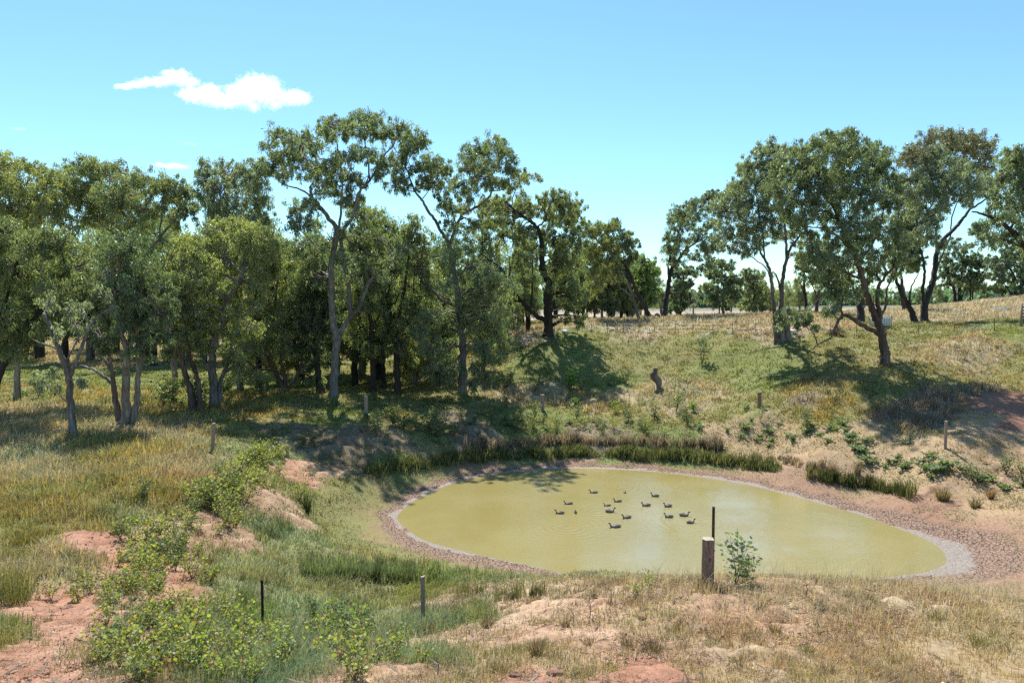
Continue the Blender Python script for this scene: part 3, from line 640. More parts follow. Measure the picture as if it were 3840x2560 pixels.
    tree('slender leaning tree with a pale feathery top just right of the second tall gum', (1860, 1400),
        [(B([(1260,1330),(1300,1150),(1310,1000),(1260,880),(1180,780),(1140,700)]), .26, .07), (B([(1260,880),(1300,700),(1280,520),(1320,400)]), .14, .04), (B([(1180,780),(1230,680),(1240,600)]), .08, .03)],
        B([(1340,380,35),(1370,400,35),(1320,430,35),(1280,460,40),(1220,520,45),(1170,560,45),(1140,620,45),(1200,620,50),(1160,690,50),(1230,560,40),(1120,700,45),(1280,540,40),(1340,500,40),(1200,760,45)]),
        bark=M_pale, col='gold', seed=21, Y=86, layers=1, dens=1.0)
    # ---- centre
    tree('stout dark trunked gum on the crest, with a dense drooping crown and limbs leaning left', (2058, 1262),
        [(D([(450,1155),(448,1080),(445,1020),(440,930),(445,850),(450,800),(425,745),(405,700),(405,620),(405,560),(390,480),(370,440),(320,390),(280,370),(240,340)]), .62, .10),
         (D([(430,1050),(385,1030),(330,980),(290,940),(250,900),(210,850),(180,780),(160,740),(130,700),(60,650),(20,620)]), .34, .06), (D([(460,1020),(480,950),(500,880),(560,790),(620,740)]), .20, .05), (D([(290,940),(240,920),(190,920)]), .12, .03), (D([(400,600),(440,540),(500,500),(560,480)]), .12, .04), (D([(370,440),(420,400),(440,340),(470,270)]), .12, .04), (D([(300,1000),(340,880),(340,760),(350,640)]), .14, .05), (D([(250,900),(200,780),(190,650)]), .10, .04)],
        D([(420,250,45),(470,240,50),(530,250,50),(590,270,50),(640,310,45),(660,360,45),(450,310,55),(520,320,60),(590,340,60),(430,380,50),(500,400,60),(580,410,60),(650,420,50),(380,310,45),(300,280,45),(250,280,45),(280,330,50),(340,350,50),(220,340,45),(160,270,45),(100,260,45),(60,310,50),(130,330,50),(20,350,45),(120,400,50),(180,430,50),(60,420,50),(250,440,55),(320,480,55),(240,520,55),(170,500,50),(400,480,50),(470,480,55),(550,500,60),(630,500,55),(300,560,55),(380,580,50),(480,570,60),(560,580,60),(640,580,55),(240,620,55),(320,650,55),(500,650,60),(580,660,60),(650,660,50),(260,700,50),(330,740,50),(400,720,40),(500,730,60),(580,750,55),(280,800,45),(350,830,45),(480,820,50),(550,840,50),(200,860,30),(540,930,40),(620,830,50)] +
          [(600,900,50),(640,950,45),(660,1020,40),(600,990,45),(560,1030,35),(690,900,45),(650,1070,28)]),
        bark=M_dark, col='olive', seed=22, layers=2, dens=1.0, droop=1.3)
    tree('olive crowned tree behind the stout dark gum, leaning over from the right', (2400, 1205),
        [(D([(1040,1060),(1000,900),(940,760),(880,650),(820,570),(760,520)]), .26, .08), (D([(940,760),(840,700),(760,640)]), .10, .04), (D([(1000,900),(900,820),(800,780),(700,770)]), .10, .03)],
        D([(700,430,45),(740,450,45),(780,440,40),(720,510,55),(790,510,55),(850,440,40),(700,580,55),(770,590,60),(840,570,50),(720,660,60),(800,660,60),(870,650,50),(740,740,55),(820,740,55),(880,720,45),(900,780,40),(780,820,40),(720,830,50),(700,890,40)]),
        bark=M_grey, col='gold', seed=23, Y=90, dens=0.9, droop=1.2, per=42)
    tree('dark trunk leaning left from the shared foot in the middle, under a narrow crown', (2452, 1212),
        [(D([(1135,1070),(1110,1020),(1075,960),(1045,900),(1015,840),(985,760),(955,700),(920,650),(880,615),(840,590)]), .42, .07), (D([(1045,900),(1000,860),(960,820)]), .12, .03), (D([(955,700),(940,620),(930,540)]), .1, .03)],
        D([(830,460,40),(880,430,45),(930,470,45),(860,510,50),(920,530,50),(970,510,45),(820,560,40),(900,590,50),(960,590,50),(1000,560,40),(980,640,45),(930,660,45),(890,400,25),(1020,620,35)]),
        bark=M_dark, col='mid', seed=24, Y=92, dens=0.8, per=42)
    tree('dark trunk fanning right from the shared foot in the middle, with airy crown', (2483, 1210),
        [(D([(1195,1065),(1205,1000),(1213,930),(1225,860),(1235,790),(1250,720),(1290,660),(1330,600),(1380,560),(1440,520)]), .50, .07), (D([(1235,790),(1230,700),(1250,600),(1290,500),(1320,420),(1370,350),(1430,310)]), .18, .05), (D([(1225,880),(1280,870),(1330,855),(1380,800),(1430,760)]), .15, .03), (D([(1250,720),(1240,600),(1225,520)]), .10, .03), (D([(1290,500),(1350,430),(1400,400)]), .08, .03), (D([(1290,700),(1340,660),(1400,650),(1450,660),(1500,640)]), .07, .02), (D([(1150,1060),(1160,1030),(1160,1010)]), .35, .30)],
        D([(1300,300,45),(1350,280,45),(1400,270,45),(1450,250,45),(1500,230,40),(1540,230,40),(1580,260,40),(1280,370,50),(1340,350,50),(1400,340,50),(1460,320,50),(1530,300,45),(1240,400,25),(1270,440,45),(1330,430,50),(1390,410,50),(1220,500,35),(1260,510,45),(1310,510,45),(1420,470,50),(1480,440,45),(1530,420,45),(1380,520,45),(1440,550,50),(1500,520,50),(1550,520,45),(1240,590,50),(1300,590,50),(1360,600,45),(1420,620,45),(1480,640,40),(1240,660,50),(1290,670,45),(1500,590,45),(1530,580,40),(1230,560,40),(1450,700,35),(1410,740,30),(1500,690,30)]),
        bark=M_dark, col='mid', seed=25, Y=92, dens=0.72, per=38)
    # ---- right group
    tree('grey gum with several upright stems from one foot, left of the lone slope gum', (2931, 1282),
        [(E([(322,1240),(315,1180),(308,1100),(295,1000),(288,900),(278,840),(250,780),(215,720),(190,640)]), .30, .06), (E([(352,1235),(345,1150),(342,1050),(347,950),(352,880),(372,780),(392,720),(440,660),(490,600)]), .34, .06), (E([(388,1230),(378,1150),(370,1110)]), .36, .26),
         (E([(345,1000),(325,900),(300,850)]), .14, .05), (E([(372,780),(370,680),(360,560),(340,460),(320,330),(310,220)]), .16, .04), (E([(288,900),(250,820),(160,760),(110,740)]), .09, .03), (E([(250,780),(240,640),(220,520),(200,400),(190,280)]), .10, .03), (E([(370,790),(410,750),(440,765)]), .06, .03), (E([(190,640),(120,580),(60,560)]), .06, .02), (E([(308,1180),(290,1120),(250,1080)]), .04, .015)],
        E([(210,170,40),(240,180,40),(290,160,40),(330,170,35),(140,250,40),(180,260,40),(230,240,45),(280,240,45),(330,240,40),(120,290,25),(190,320,45),(250,320,50),(320,330,50),(60,380,45),(110,370,45),(160,390,50),(230,400,50),(300,410,50),(40,430,45),(100,450,50),(170,470,50),(240,480,50),(300,500,50),(20,500,45),(80,520,50),(150,540,50),(220,550,50),(60,600,45),(130,620,50),(200,620,45),(280,600,45),(360,560,50),(20,650,45),(100,690,45),(180,700,45),(240,680,35),(40,730,35),(130,750,30),(340,660,40),(420,600,40),(400,680,30),(0,570,40),(-30,480,40)] +
          [(350,1070,28),(380,1090,30),(340,1110,25),(370,1130,25),(400,1060,25),(320,1160,20)]),
        bark=M_grey, col='grey', seed=30, layers=2, dens=0.75, per=44)
    tree('large lone gum on the right slope with a low limb bent left', (3318, 1371),
        [(E([(928,1385),(925,1320),(918,1270),(905,1200),(892,1150),(870,1100),(850,1050),(825,990),(800,900),(770,800),(730,720),(700,640),(660,560),(640,500),(600,420)]), .46, .07),
         (E([(905,1210),(870,1185),(810,1155),(760,1125),(720,1100),(690,1095),(660,1130),(640,1180)]), .24, .09), (E([(890,1140),(895,1080),(880,1010),(890,930),(930,870),(1000,800),(1060,760)]), .24, .05), (E([(905,1130),(925,1040),(935,950),(960,880)]), .14, .04), (E([(690,1095),(680,1050),(690,990)]), .12, .04), (E([(700,640),(620,520),(520,510),(440,490),(370,480)]), .14, .03), (E([(700,640),(760,520),(800,400),(830,280)]), .13, .03), (E([(640,500),(560,380),(500,280),(460,200)]), .10, .03), (E([(660,560),(680,400),(700,250),(710,120)]), .10, .03), (E([(770,800),(850,700),(900,580),(930,440)]), .12, .03), (E([(800,900),(700,850),(600,800),(520,700),(450,680)]), .12, .03), (E([(730,720),(620,620),(500,600),(400,590)]), .10, .03), (E([(850,1050),(760,1000),(680,980),(600,940)]), .08, .03), (E([(640,1180),(620,1220),(560,1250),(520,1280),(460,1320)]), .09, .02), (E([(430,1045),(470,1120),(520,1190),(545,1255)]), .04, .05)],
        E([(380,180,45),(430,160,45),(480,150,45),(530,130,45),(580,120,45),(630,80,35),(640,130,50),(700,70,32),(740,80,32),(700,130,50),(760,130,50),(810,160,50),(860,170,50),(900,210,50),(930,260,45),(360,230,50),(420,230,55),(490,220,55),(560,200,60),(630,210,60),(700,210,60),(770,220,60),(840,250,60),(900,310,55),(960,330,45),(340,310,50),(400,310,55),(470,300,60),(540,290,60),(610,290,60),(690,300,60),(770,310,60),(850,340,60),(920,390,55),(980,390,45),(300,370,45),(350,390,55),(430,380,60),(510,370,60),(590,370,60),(670,380,60),(750,390,60),(830,420,60),(900,470,55),(970,460,45),(330,460,45),(400,460,55),(480,450,60),(560,450,60),(640,450,60),(720,470,60),(800,500,60),(880,550,50),(380,530,50),(460,540,50),(540,540,55),(620,540,50),(720,560,55),(820,590,55),(490,620,45),(420,600,40)] +
          [(600,620,45),(680,620,55),(760,660,55),(840,680,55),(920,640,55),(640,700,55),(720,730,60),(800,760,55),(560,760,50),(500,760,40),(640,790,60),(720,820,60),(800,840,50),(880,800,55),(950,740,50),(1010,700,45),(1000,790,40),(560,840,50),(640,870,55),(720,900,55),(800,910,45),(880,870,45),(600,930,45),(680,960,45),(760,970,40),(540,880,40),(620,990,30),(900,960,25),(520,700,40),(990,640,45),(960,860,35)] +
          [(440,1090,25),(480,1070,25),(470,1130,25),(510,1100,20),(520,1160,22),(430,1150,18),(640,1060,25),(600,1080,18)]),
        bark=M_red, col='mid', seed=31, layers=2, dens=0.95, per=44)
    tree('twin dark trunked tree behind the lone slope gum, the trunk leaning left at its foot', (3432, 1214),
        [(E([(1092,1142),(1075,1080),(1050,1030),(1020,980),(995,920),(985,850),(1000,760)]), .42, .10), (E([(1075,1050),(1060,980),(1080,920),(1110,860)]), .16, .04), (E([(995,920),(960,830),(980,740)]), .1, .04)],
        E([(1020,430,45),(1060,470,45),(1030,530,50),(1080,570,50),(1000,600,50),(1060,640,50),(1020,700,50),(1080,730,45),(1000,780,40),(1050,810,40),(1110,790,35)]),
        bark=M_dark, col='mid', seed=32, Y=80, dens=0.9)
    tree('tall forked gum with a reddish brown open crown at upper right', (3466, 1216),
        [(E([(1145,1142),(1143,1080),(1150,1020),(1180,940),(1195,890),(1205,820),(1215,740),(1240,680),(1290,630),(1330,590),(1370,540),(1400,500),(1450,470),(1520,420)]), .52, .07), (E([(1138,1040),(1135,960),(1145,880),(1140,800),(1120,700),(1100,560),(1090,420)]), .24, .05), (E([(1215,740),(1210,640),(1230,540),(1250,430),(1280,300),(1300,180)]), .18, .04), (E([(1200,870),(1230,790),(1270,700),(1290,640),(1300,540),(1340,430),(1380,300),(1400,200)]), .14, .03), (E([(1120,700),(1160,560),(1150,400),(1160,260)]), .1, .03), (E([(1400,500),(1440,400),(1460,280)]), .08, .03)],
        E([(1170,110,45),(1210,100,45),(1260,90,45),(1310,90,45),(1360,95,45),(1410,110,45),(1460,120,45),(1490,150,40),(1120,160,45),(1070,190,40),(1150,190,50),(1210,180,45),(1280,160,45),(1350,160,50),(1420,180,50),(1480,200,45),(1040,240,45),(1100,250,50),(1180,260,45),(1340,240,45),(1400,260,45),(1470,260,45),(1520,280,45),(1030,320,45),(1090,330,50),(1280,330,45)]),
        bark=M_dark, col=((.16,.145,.12),(.24,.215,.17)), seed=33, Y=80, dens=0.72, per=38)
    tree('grey-green gum crown in front of the tall forked gum, right of the lone slope gum', (3228, 1203),
        [(E([(785,1125),(785,1070),(790,1000),(830,900),(900,800),(980,720),(1060,620)]), .50, .09), (E([(980,720),(1100,600),(1200,450),(1240,320)]), .15, .04), (E([(1060,620),(1150,560),(1280,480),(1400,420),(1500,380)]), .14, .03), (E([(900,800),(1060,760),(1180,700)]), .12, .03)],
        E([(1220,210,50),(1280,220,50),(1340,240,45),(1180,250,50),(1140,310,50),(1210,310,55),(1290,300,50),(1360,320,50),(1430,330,50),(1500,340,45),(1550,350,40),(1120,370,50),(1190,380,55),(1270,380,50),(1350,400,50),(1430,400,50),(1500,410,45),(1060,400,45),(1100,450,50),(1180,450,50),(1260,450,45),(1370,450,40),(1090,520,50),(1160,530,50),(1240,510,40),(1140,600,45),(1200,580,40),(1180,660,45),(1110,680,45),(1230,700,35)]),
        bark=M_dark, col='grey', seed=34, Y=74, dens=0.8, per=42)
    tree('spreading tree cut by the right edge of the picture, with long limbs reaching left', (3960, 1270),
        [(E([(1830,1220),(1820,1000),(1780,800),(1720,720),(1660,650),(1610,600),(1550,560),(1480,530),(1410,510)]), .42, .05), (E([(1780,800),(1740,600),(1700,400),(1660,280)]), .20, .04), (E([(1720,720),(1640,690),(1560,660),(1490,640)]), .10, .03), (E([(1740,600),(1660,480),(1600,420),(1570,340)]), .10, .03)],
        E([(1620,190,45),(1670,180,50),(1600,240,45),(1660,250,55),(1720,220,55),(1590,290,40),(1650,320,55),(1720,310,60),(1570,340,40),(1620,390,50),(1690,400,60),(1560,430,45),(1530,480,40),(1620,470,50),(1700,490,60),(1590,550,45),(1660,560,50),(1510,570,40),(1460,590,35),(1430,620,30),(1540,630,45),(1610,650,45),(1680,650,50),(1480,670,40),(1540,700,35),(1780,300,70),(1780,450,70),(1790,600,70),(1740,700,50)]),
        bark=M_dark, col='mid', seed=35, Y=58, dens=0.8, per=42)
    tree('round dark tree on the skyline at right, left of the small round tree', (3588, 1128),
        [(E([(1318,1010),(1312,960),(1290,900),(1260,830)]), .45, .1), (E([(1345,1010),(1340,950),(1350,880),(1360,780)]), .5, .12), (E([(1340,950),(1400,860),(1430,780)]), .2, .06)],
        E([(1330,700,50),(1380,720,50),(1300,760,55),(1360,780,60),(1420,770,50),(1270,830,50),(1330,850,60),(1400,840,55),(1450,820,45),(1240,880,40),(1300,910,45),(1370,900,45),(1230,940,30),(1450,880,40)]),
        bark=M_dark, col='dark', seed=36, Y=150, per=40, leaf=.5, dens=0.25)
    tree('small round olive tree with two thin stems on the skyline at right', (3640, 1126),
        [(E([(1402,1010),(1402,950),(1400,890)]), .25, .08), (E([(1415,1008),(1416,950),(1430,880)]), .2, .07)],
        E([(1380,890,38),(1420,880,40),(1460,900,38),(1350,920,35),(1400,930,38),(1450,930,32),(1370,950,22),(1480,950,20)]), bark=M_dark, col='olive', seed=37, Y=148, per=40, leaf=.45, dens=0.25)
    tree('wide dark tree on the skyline near the right edge', (3815, 1105),
        [(E([(1660,985),(1650,930),(1640,860),(1600,800)]), .5, .12), (E([(1690,980),(1690,900),(1700,800),(1680,720)]), .6, .14), (E([(1645,985),(1600,930),(1560,880)]), .2, .06)],
        E([(1680,690,55),(1630,720,50),(1580,760,50),(1540,800,45),(1600,820,55),(1660,800,60),(1720,760,60),(1530,860,45),(1590,890,50),(1650,880,55),(1710,870,55),(1550,930,35),(1600,950,35),(1760,820,60),(1740,920,40),(1660,940,30)]),
        bark=M_dark, col='dark', seed=38, Y=140, per=40, leaf=.5, dens=0.25)
    # ---- behind, centre and right
    far_ = [(2552,1200,150,'dark dense tree in the distance just right of the forked trunks', 'dark', [(1290,740,40),(1340,740,45),(1290,800,45),(1350,810,50),(1280,860,45),(1330,880,45),(1260,920,40),(1320,940,40),(1370,900,35),(1290,980,30),(1370,720,35),(1250,980,30)], (1312,1045)),
        (2600,1198,140,'thin pale sapling standing alone in the gap of the far paddock', 'grey', [(1405,850,18),(1420,870,18),(1400,900,20),(1425,920,20),(1410,950,20),(1395,930,16)], (1398,1042)),
        (2700,1186,135,'dense far tree in the gap, its trunks just left of the red boom', 'mid', [(1520,690,40),(1570,680,40),(1620,700,40),(1500,750,40),(1560,760,45),(1620,770,45),(1680,780,40),(1500,820,40),(1560,830,45),(1630,840,45),(1690,860,30),(1510,890,40),(1580,900,40),(1640,900,35),(1480,850,25),(1530,950,28),(1600,950,25)], (1590,1022)),
        (2750,1190,150,'low bushy tree behind the red boom, right of the gap', 'olive', [(1730,780,45),(1780,760,45),(1820,820,45),(1750,860,45),(1810,890,45),(1720,930,40),(1780,950,40),(1840,950,40),(1880,880,40),(1740,720,30)], (1790,1010))]
    for k, (bx, by, Yt, lab, c, bl, ft) in enumerate(far_):
        tree(lab, (bx, by), [(D([(ft[0], ft[1]), (ft[0]-4, ft[1]-60), (ft[0]+2, ft[1]-130), (ft[0]-5, (ft[1]-230 if k != 1 else 880))]), .38 if k != 1 else .2, .08), (D([(ft[0]-30, ft[1]), (ft[0]-25, ft[1]-80), (ft[0]-40, ft[1]-170)]), .2 if k != 1 else .05, .05)],
             D(bl), bark=M_dark if k != 1 else M_pale, col=c, seed=40+k, Y=Yt, per=40, leaf=.48 if k != 1 else .3, dens=0.5, layers=2 if k != 1 else 1)
    mids = [(3021,1190,100,'slender tree with two thin stems behind the multi-stemmed grey gum', 'olive', [(440,760,40),(490,770,40),(460,830,40),(520,830,40),(450,900,40),(510,900,40),(560,780,40),(560,860,40),(480,700,40),(540,720,40)], [(485,1105),(480,1000),(470,880),(480,740)]),
        (3065,1195,95,'thin forked tree just right of the slender two-stemmed tree', 'mid', [(560,680,40),(600,720,40),(620,790,40),(640,860,40),(590,920,35),(650,930,35)], [(540,1110),(545,1000),(570,900),(600,760)]),
        (3390,1172,110,'dark straight trunk standing behind the leaning twin trunk', 'dark', [(1000,720,45),(1050,700,45),(1030,780,45),(1080,780,40),(980,800,40),(1060,850,35)], [(1040,1072),(1030,1000),(1015,900),(1020,780)])]
    for k, (bx, by, Yt, lab, c, bl, tr_) in enumerate(mids):
        tree(lab, (bx, by), [(E(tr_), .3 if k < 2 else .55, .08), (E([tr_[1], (tr_[1][0]-40, tr_[1][1]-110)]), .12, .04)], E(bl), bark=M_red if k == 1 else M_dark, col=c, seed=50+k, Y=Yt, per=45, dens=0.5, leaf=.34)
    tree('small bright green tree between the left-leaning trunk and the fork in the middle', (2417, 1203),
        [(D([(1075,1050),(1078,980),(1070,900),(1085,800),(1080,720)]), .2, .05), (D([(1078,980),(1110,900),(1130,820)]), .1, .03)],
        D([(1050,700,38),(1100,680,38),(1140,720,35),(1060,760,40),(1120,780,40),(1160,740,30),(1040,820,38),(1090,840,40),(1140,850,36),(1070,900,35),(1120,920,30),(1050,640,30)]), bark=M_dark, col='bright', seed=49, Y=104, per=45, leaf=.34, dens=.5)
    # row of pole-like trunks behind the centre fence
    row = [(700,1045,M_dark),(745,1060,M_grey),(800,1068,M_pale),(855,1062,M_dark),(925,1062,M_dark),(962,1064,M_dark),(1000,1066,M_pale),(1080,1062,M_red),(580,1060,M_dark),(500,1062,M_dark),(640,1058,M_dark)]
    rlab = ['dark pole trunk at the left end of the row behind the centre fence', 'grey pole trunk behind the drooping olive boughs', 'thick pale trunk in the row behind the centre fence', 'short dark trunk right of the thick pale one', 'dark trunk left of a close pair in the back row', 'dark trunk right of a close pair in the back row', 'pale slim trunk next to the leaning dark one', 'thin reddish trunk between the leaning dark one and the fork', 'dark trunk half hidden right of the stout gum', 'dark back-row trunk closest to the stout gum', 'dark back-row trunk under the drooping boughs']
    rg = np.random.default_rng(5)
    for k, ((x, yb, bk), lab) in enumerate(zip(row, rlab)):
        px, py = D([(x, yb)])[0]
        top = rg.uniform(640, 740)
        bl = [(x+rg.uniform(-55, 55), rg.uniform(top, 960), rg.uniform(34, 48)) for _ in range(13)]
        tree(lab, (px, py), [(D([(x, yb), (x+rg.uniform(-6, 6), 950), (x+rg.uniform(-20, 20), 840), (x+rg.uniform(-30, 30), top+20)]), rg.uniform(.2, .38), .07), (D([(x, 900), (x-40, 820), (x-45, top+40)]), .1, .04)],
             D(bl), bark=bk, col=['dark', 'mid', 'olive'][k % 3], seed=60+k, Y=rg.uniform(98, 118), per=45, leaf=.36, dens=0.42, group='back row of trees behind the centre fence')

# ---- trees behind the left stand: a few kinds, copied with their own crowns turned about
def generic(seed, h, spread, col, bark, name='gum_tree'):
    rg = np.random.default_rng(seed); mb = MB()
    root = bpy.data.objects.new(name, None); C.objects.link(root)
    tops = []
    for s in range(rg.integers(2, 4)):
        a = rg.uniform(0, 6.28); e = spread*rg.uniform(.2, .5)
        P = [(0.2*math.cos(a), .2*math.sin(a), -.3), (e*.3*math.cos(a), e*.3*math.sin(a), h*.25), (e*.6*math.cos(a+.3), e*.6*math.sin(a+.3), h*.5), (e*math.cos(a), e*math.sin(a), h*.85)]
        S = smooth_path(P, 5, .06, rg); mb.tube(S, np.linspace(.34, .06, len(S))*h/14, 8, jit=.2)
        tops += list(S[6:])
    tops = np.array(tops); CP = []; CR = []
    for k in range(34):
        s_ = tops[rg.integers(len(tops))]
        d = rg.normal(0, 1, 3); d /= np.linalg.norm(d); d[2] = d[2]*.5+.15
        c = s_+d*spread*rg.uniform(.3, .75); c[2] = max(c[2], h*.16)
        mb.tube(smooth_path([s_, (s_+c)/2+np.array([0, 0, .3]), c], 3, .03, rg), np.linspace(.07, .02, 7), 4, cap=False)
        ns = 9; q = c+rg.normal(0, .62, (ns, 3))*spread*.27; CP.append(q); CR.append(rg.uniform(.45, .75, ns))
        for qq in q: mb.tube([c, (c+qq)/2+rg.normal(0, .1, 3), qq], [.02, .015, .008], 3, cap=False)
    mb.build('trunk', bark, root)
    leaves_mesh('crown', np.concatenate(CP), np.concatenate(CR), 55, .34, .11, LEAF_COLS[col], root, (0, 0, 0), rg)
    return root
protos = [generic(201, 15, 4.2, 'mid', M_dark), generic(202, 13, 4.6, 'olive', M_grey), generic(203, 16, 4.0, 'dark', M_dark), generic(204, 11, 4.4, 'gold', M_grey)]
used_p = [False]*4
def place(k, x, y, s, rot, label, group=None):
    z = float(Zt([x], [y])[0])
    if not used_p[k]: o = protos[k]; used_p[k] = True
    else:
        o = protos[k].copy(); C.objects.link(o)
        for ch in protos[k].children:
            c = ch.copy(); c.parent = o; C.objects.link(c)
    o.location = (x, y, z); o.rotation_euler = (0, 0, rot); o.scale = (s, s, s)
    tag(o, label, 'tree', group); return o
def cell(x, y0, xs, names):
    k = sum(x > v for v in xs); return names[k]
back = [(-40,100,2,1.5),(150,104,0,1.5),(330,98,1,1.4),(520,108,2,1.5),(640,100,0,1.4),(760,96,3,1.4),(900,104,2,1.5),(1010,84,1,1.2),(1120,76,0,1.05),(1260,80,2,1.05),(1360,78,1,1.1),(1480,82,0,1.1),(1590,76,3,1.0),(1660,86,2,.95),(1790,84,0,.85),(1850,92,1,.9),(1960,108,2,.9),(2080,112,0,.85),(2190,118,2,.85),(2290,116,1,.9),(2370,122,0,.8),(240,95,2,1.1),(700,98,1,1.3),(1180,100,0,1.2),(1550,104,2,1),(-260,95,1,1.5),(430,118,0,1.4),(60,110,3,1.6),(580,92,2,1.2),(960,66,0,.85),(1330,68,2,.8),(1420,72,0,.85),(-60,120,2,1.6),(1640,70,0,.7),(150,120,0,1.3),(480,125,2,1.3),(850,118,0,1.3),(1060,125,2,1.2),(1400,120,0,1.2),(1700,118,2,1.1),(1950,125,0,1),(-160,110,0,1.5),(50,130,1,1.6),(420,130,0,1.5),(800,130,1,1.5),(1000,130,0,1.4)]
low = [(930,70),(1140,68),(1560,66),(1650,66),(1810,66),(1860,74),(1040,68),(1250,70),(1900,80),(1980,84)]
where = ['far left corner', 'slim grey gum', 'pale multi-stemmed gum', 'leaning slender pair', 'golden domed tree', 'bushy leaning olive tree', 'tallest gum', 'three dark trunks', 'second tall gum', 'pale feathery leaning tree', 'stout gum on the crest', 'drooping olive boughs']
lim = [30, 380, 600, 780, 980, 1150, 1330, 1530, 1780, 1900, 2130]
for k, (px, Yb, kind, s) in enumerate(back):
    x = (px-1920)/F*Yb
    w_ = cell(px, 0, lim, where); dep = ('and lofty ' if s >= 1.5 else '')+'close' if Yb < 70 else 'some way' if Yb < 95 else 'very far' if Yb > 115 else 'far'
    place(kind, x, Yb, s, (k*2.1) % 6.28, ['medium green', 'olive', 'dark', 'golden'][kind]+' shaded gum '+dep+' behind the '+w_, 'shaded gums at the back of the tree stand')
for k, (px, Yb) in enumerate(low):
    place([1, 0, 3, 2][k % 4], (px-1920)/F*Yb, Yb, .42+.16*((k*7) % 5)/4, (k*1.3) % 6.28, ['olive', 'medium green', 'golden', 'dark'][k % 4]+' low bushy young gum behind the '+cell(px, 0, lim, where)+(' in front' if k in (3, 4, 6) else ''), 'bushy young gums under the tree stand')
hz_ = [(2480,220,1,.8),(2560,300,2,.9),(2740,240,0,.75),(2850,200,2,.8),(2960,260,1,.8),(3060,210,0,.7),(3150,240,2,.75),(3240,230,1,.6),(3380,330,2,.7),(3440,300,0,.6),(2620,420,2,.9),(2680,500,0,.9),(3520,360,1,.6),(2400,200,2,.9),(2300,190,0,.9),(3000,160,1,.55),(2890,170,3,.6),(2420,150,0,.8),(2360,140,3,.8)]
hlab = ['left of the forked trunks', 'right behind the forked trunks', 'behind the red boom', 'right of the red boom', 'between stems of the grey gum', 'right of the grey gum', 'left of the lone slope gum', 'at the foot of the lone slope gum', 'beside the twin dark trunk', 'right of the twin dark trunk', 'in the open gap, nearest its left side', 'in the open gap, nearest its right side', 'left of the round skyline tree', 'behind the back row of trunks', 'behind the thick pale trunk', 'just right of the multi-stemmed gum', 'just left of the multi-stemmed gum', 'behind the small bright tree', 'behind the drooping boughs', 'between the fork and the gap', 'at the right side of the gap', 'just behind the red boom']
for k, (px, Yb, kind, s) in enumerate(hz_):
    place(kind, (px-1920)/F*Yb, Yb, s, (k*1.7) % 6.28, 'small distant horizon tree '+hlab[k], 'distant trees along the horizon')

# far-off woodland along the horizon
rg = np.random.default_rng(77); CPs = []; CRs = []
for Yw, hw, nn_ in ((420, 9, 330), (520, 13, 320), (700, 12, 420), (1000, 16, 520), (1500, 24, 420)):
    x = rg.uniform(-.85, .85, nn_)*Yw; y = Yw+rg.uniform(-30, 30, nn_); k = fbm(x*.01, y*.01, 3, 7) > -.22
    x, y = x[k], y[k]; z = Zt(x, y)
    for q in range(9):
        CPs.append(np.stack([x+rg.normal(0, Yw*.008, len(x)), y+rg.normal(0, 5, len(x)), z+hw*rg.uniform(.15, .85, len(x))], -1)); CRs.append(np.full(len(x), Yw*.0065))
o = leaves_mesh('distant_wood', np.concatenate(CPs), np.concatenate(CRs), 9, 4.2, 2.2, LEAF_COLS['blue'], None, (0, 0, 0), rg)  # haze of distance is put into the leaf colour as a bluish cast
tag(o, 'far-off dark woodland lining the horizon', 'woodland', kind='stuff')
# ------------------------------------------------------------------ ground cover
def margin(x, y, s):
    mw_ = 0.62 + 0.6*sstep(12, 20, x) + 0.5*sstep(33, 29, y)
    return 0.2 + 0.55*sstep(15.5, 19, x)*sstep(33, 29.5, y) + mw_*1.1
def scatter(n, y0, y1, umax=0.80):
    u = rng.uniform(-umax, umax, n); Y = np.exp(rng.uniform(math.log(y0), math.log(y1), n))
    return u*Y, Y
def blades(name, X, Y_, Zb, hgt, wid, lean, cols, label, cat, mat=None, curl=0.5, wind=(0.15, 0.0)):
    """every blade: a bent, tapering strip of two segments"""
    N = len(X); a = rng.uniform(0, 2*math.pi, N); b = a + math.pi/2 + rng.normal(0, .5, N)
    lx = np.cos(a)*lean+wind[0]*rng.random(N); ly = np.sin(a)*lean+wind[1]
    wx = np.cos(b)*wid/2; wy = np.sin(b)*wid/2
    P0 = np.stack([X, Y_, Zb-0.02], -1)
    P1 = P0 + np.stack([lx*hgt*0.42, ly*hgt*0.42, hgt*0.62], -1)
    P2 = P0 + np.stack([lx*hgt*(1+curl), ly*hgt*(1+curl), hgt*(1-0.18*np.abs(lean))], -1)
    wv2 = np.stack([wx, wy, 0*wx], -1)
    V = np.stack([P0-wv2, P0+wv2, P1+wv2*.85, P1-wv2*.85, P2], 1).reshape(-1, 3)
    i = np.arange(N)[:, None]*5
    fl = np.concatenate([i+0, i+1, i+2, i+3, i+3, i+2, i+4], 1).ravel()
    o = mesh_np(name, V, fl, np.tile([4, 3], N), mat or M_grass, None, np.repeat(cols, 5, 0))
    return tag(o, label, cat, kind="stuff")
STRAW = np.array([.40, .33, .19])
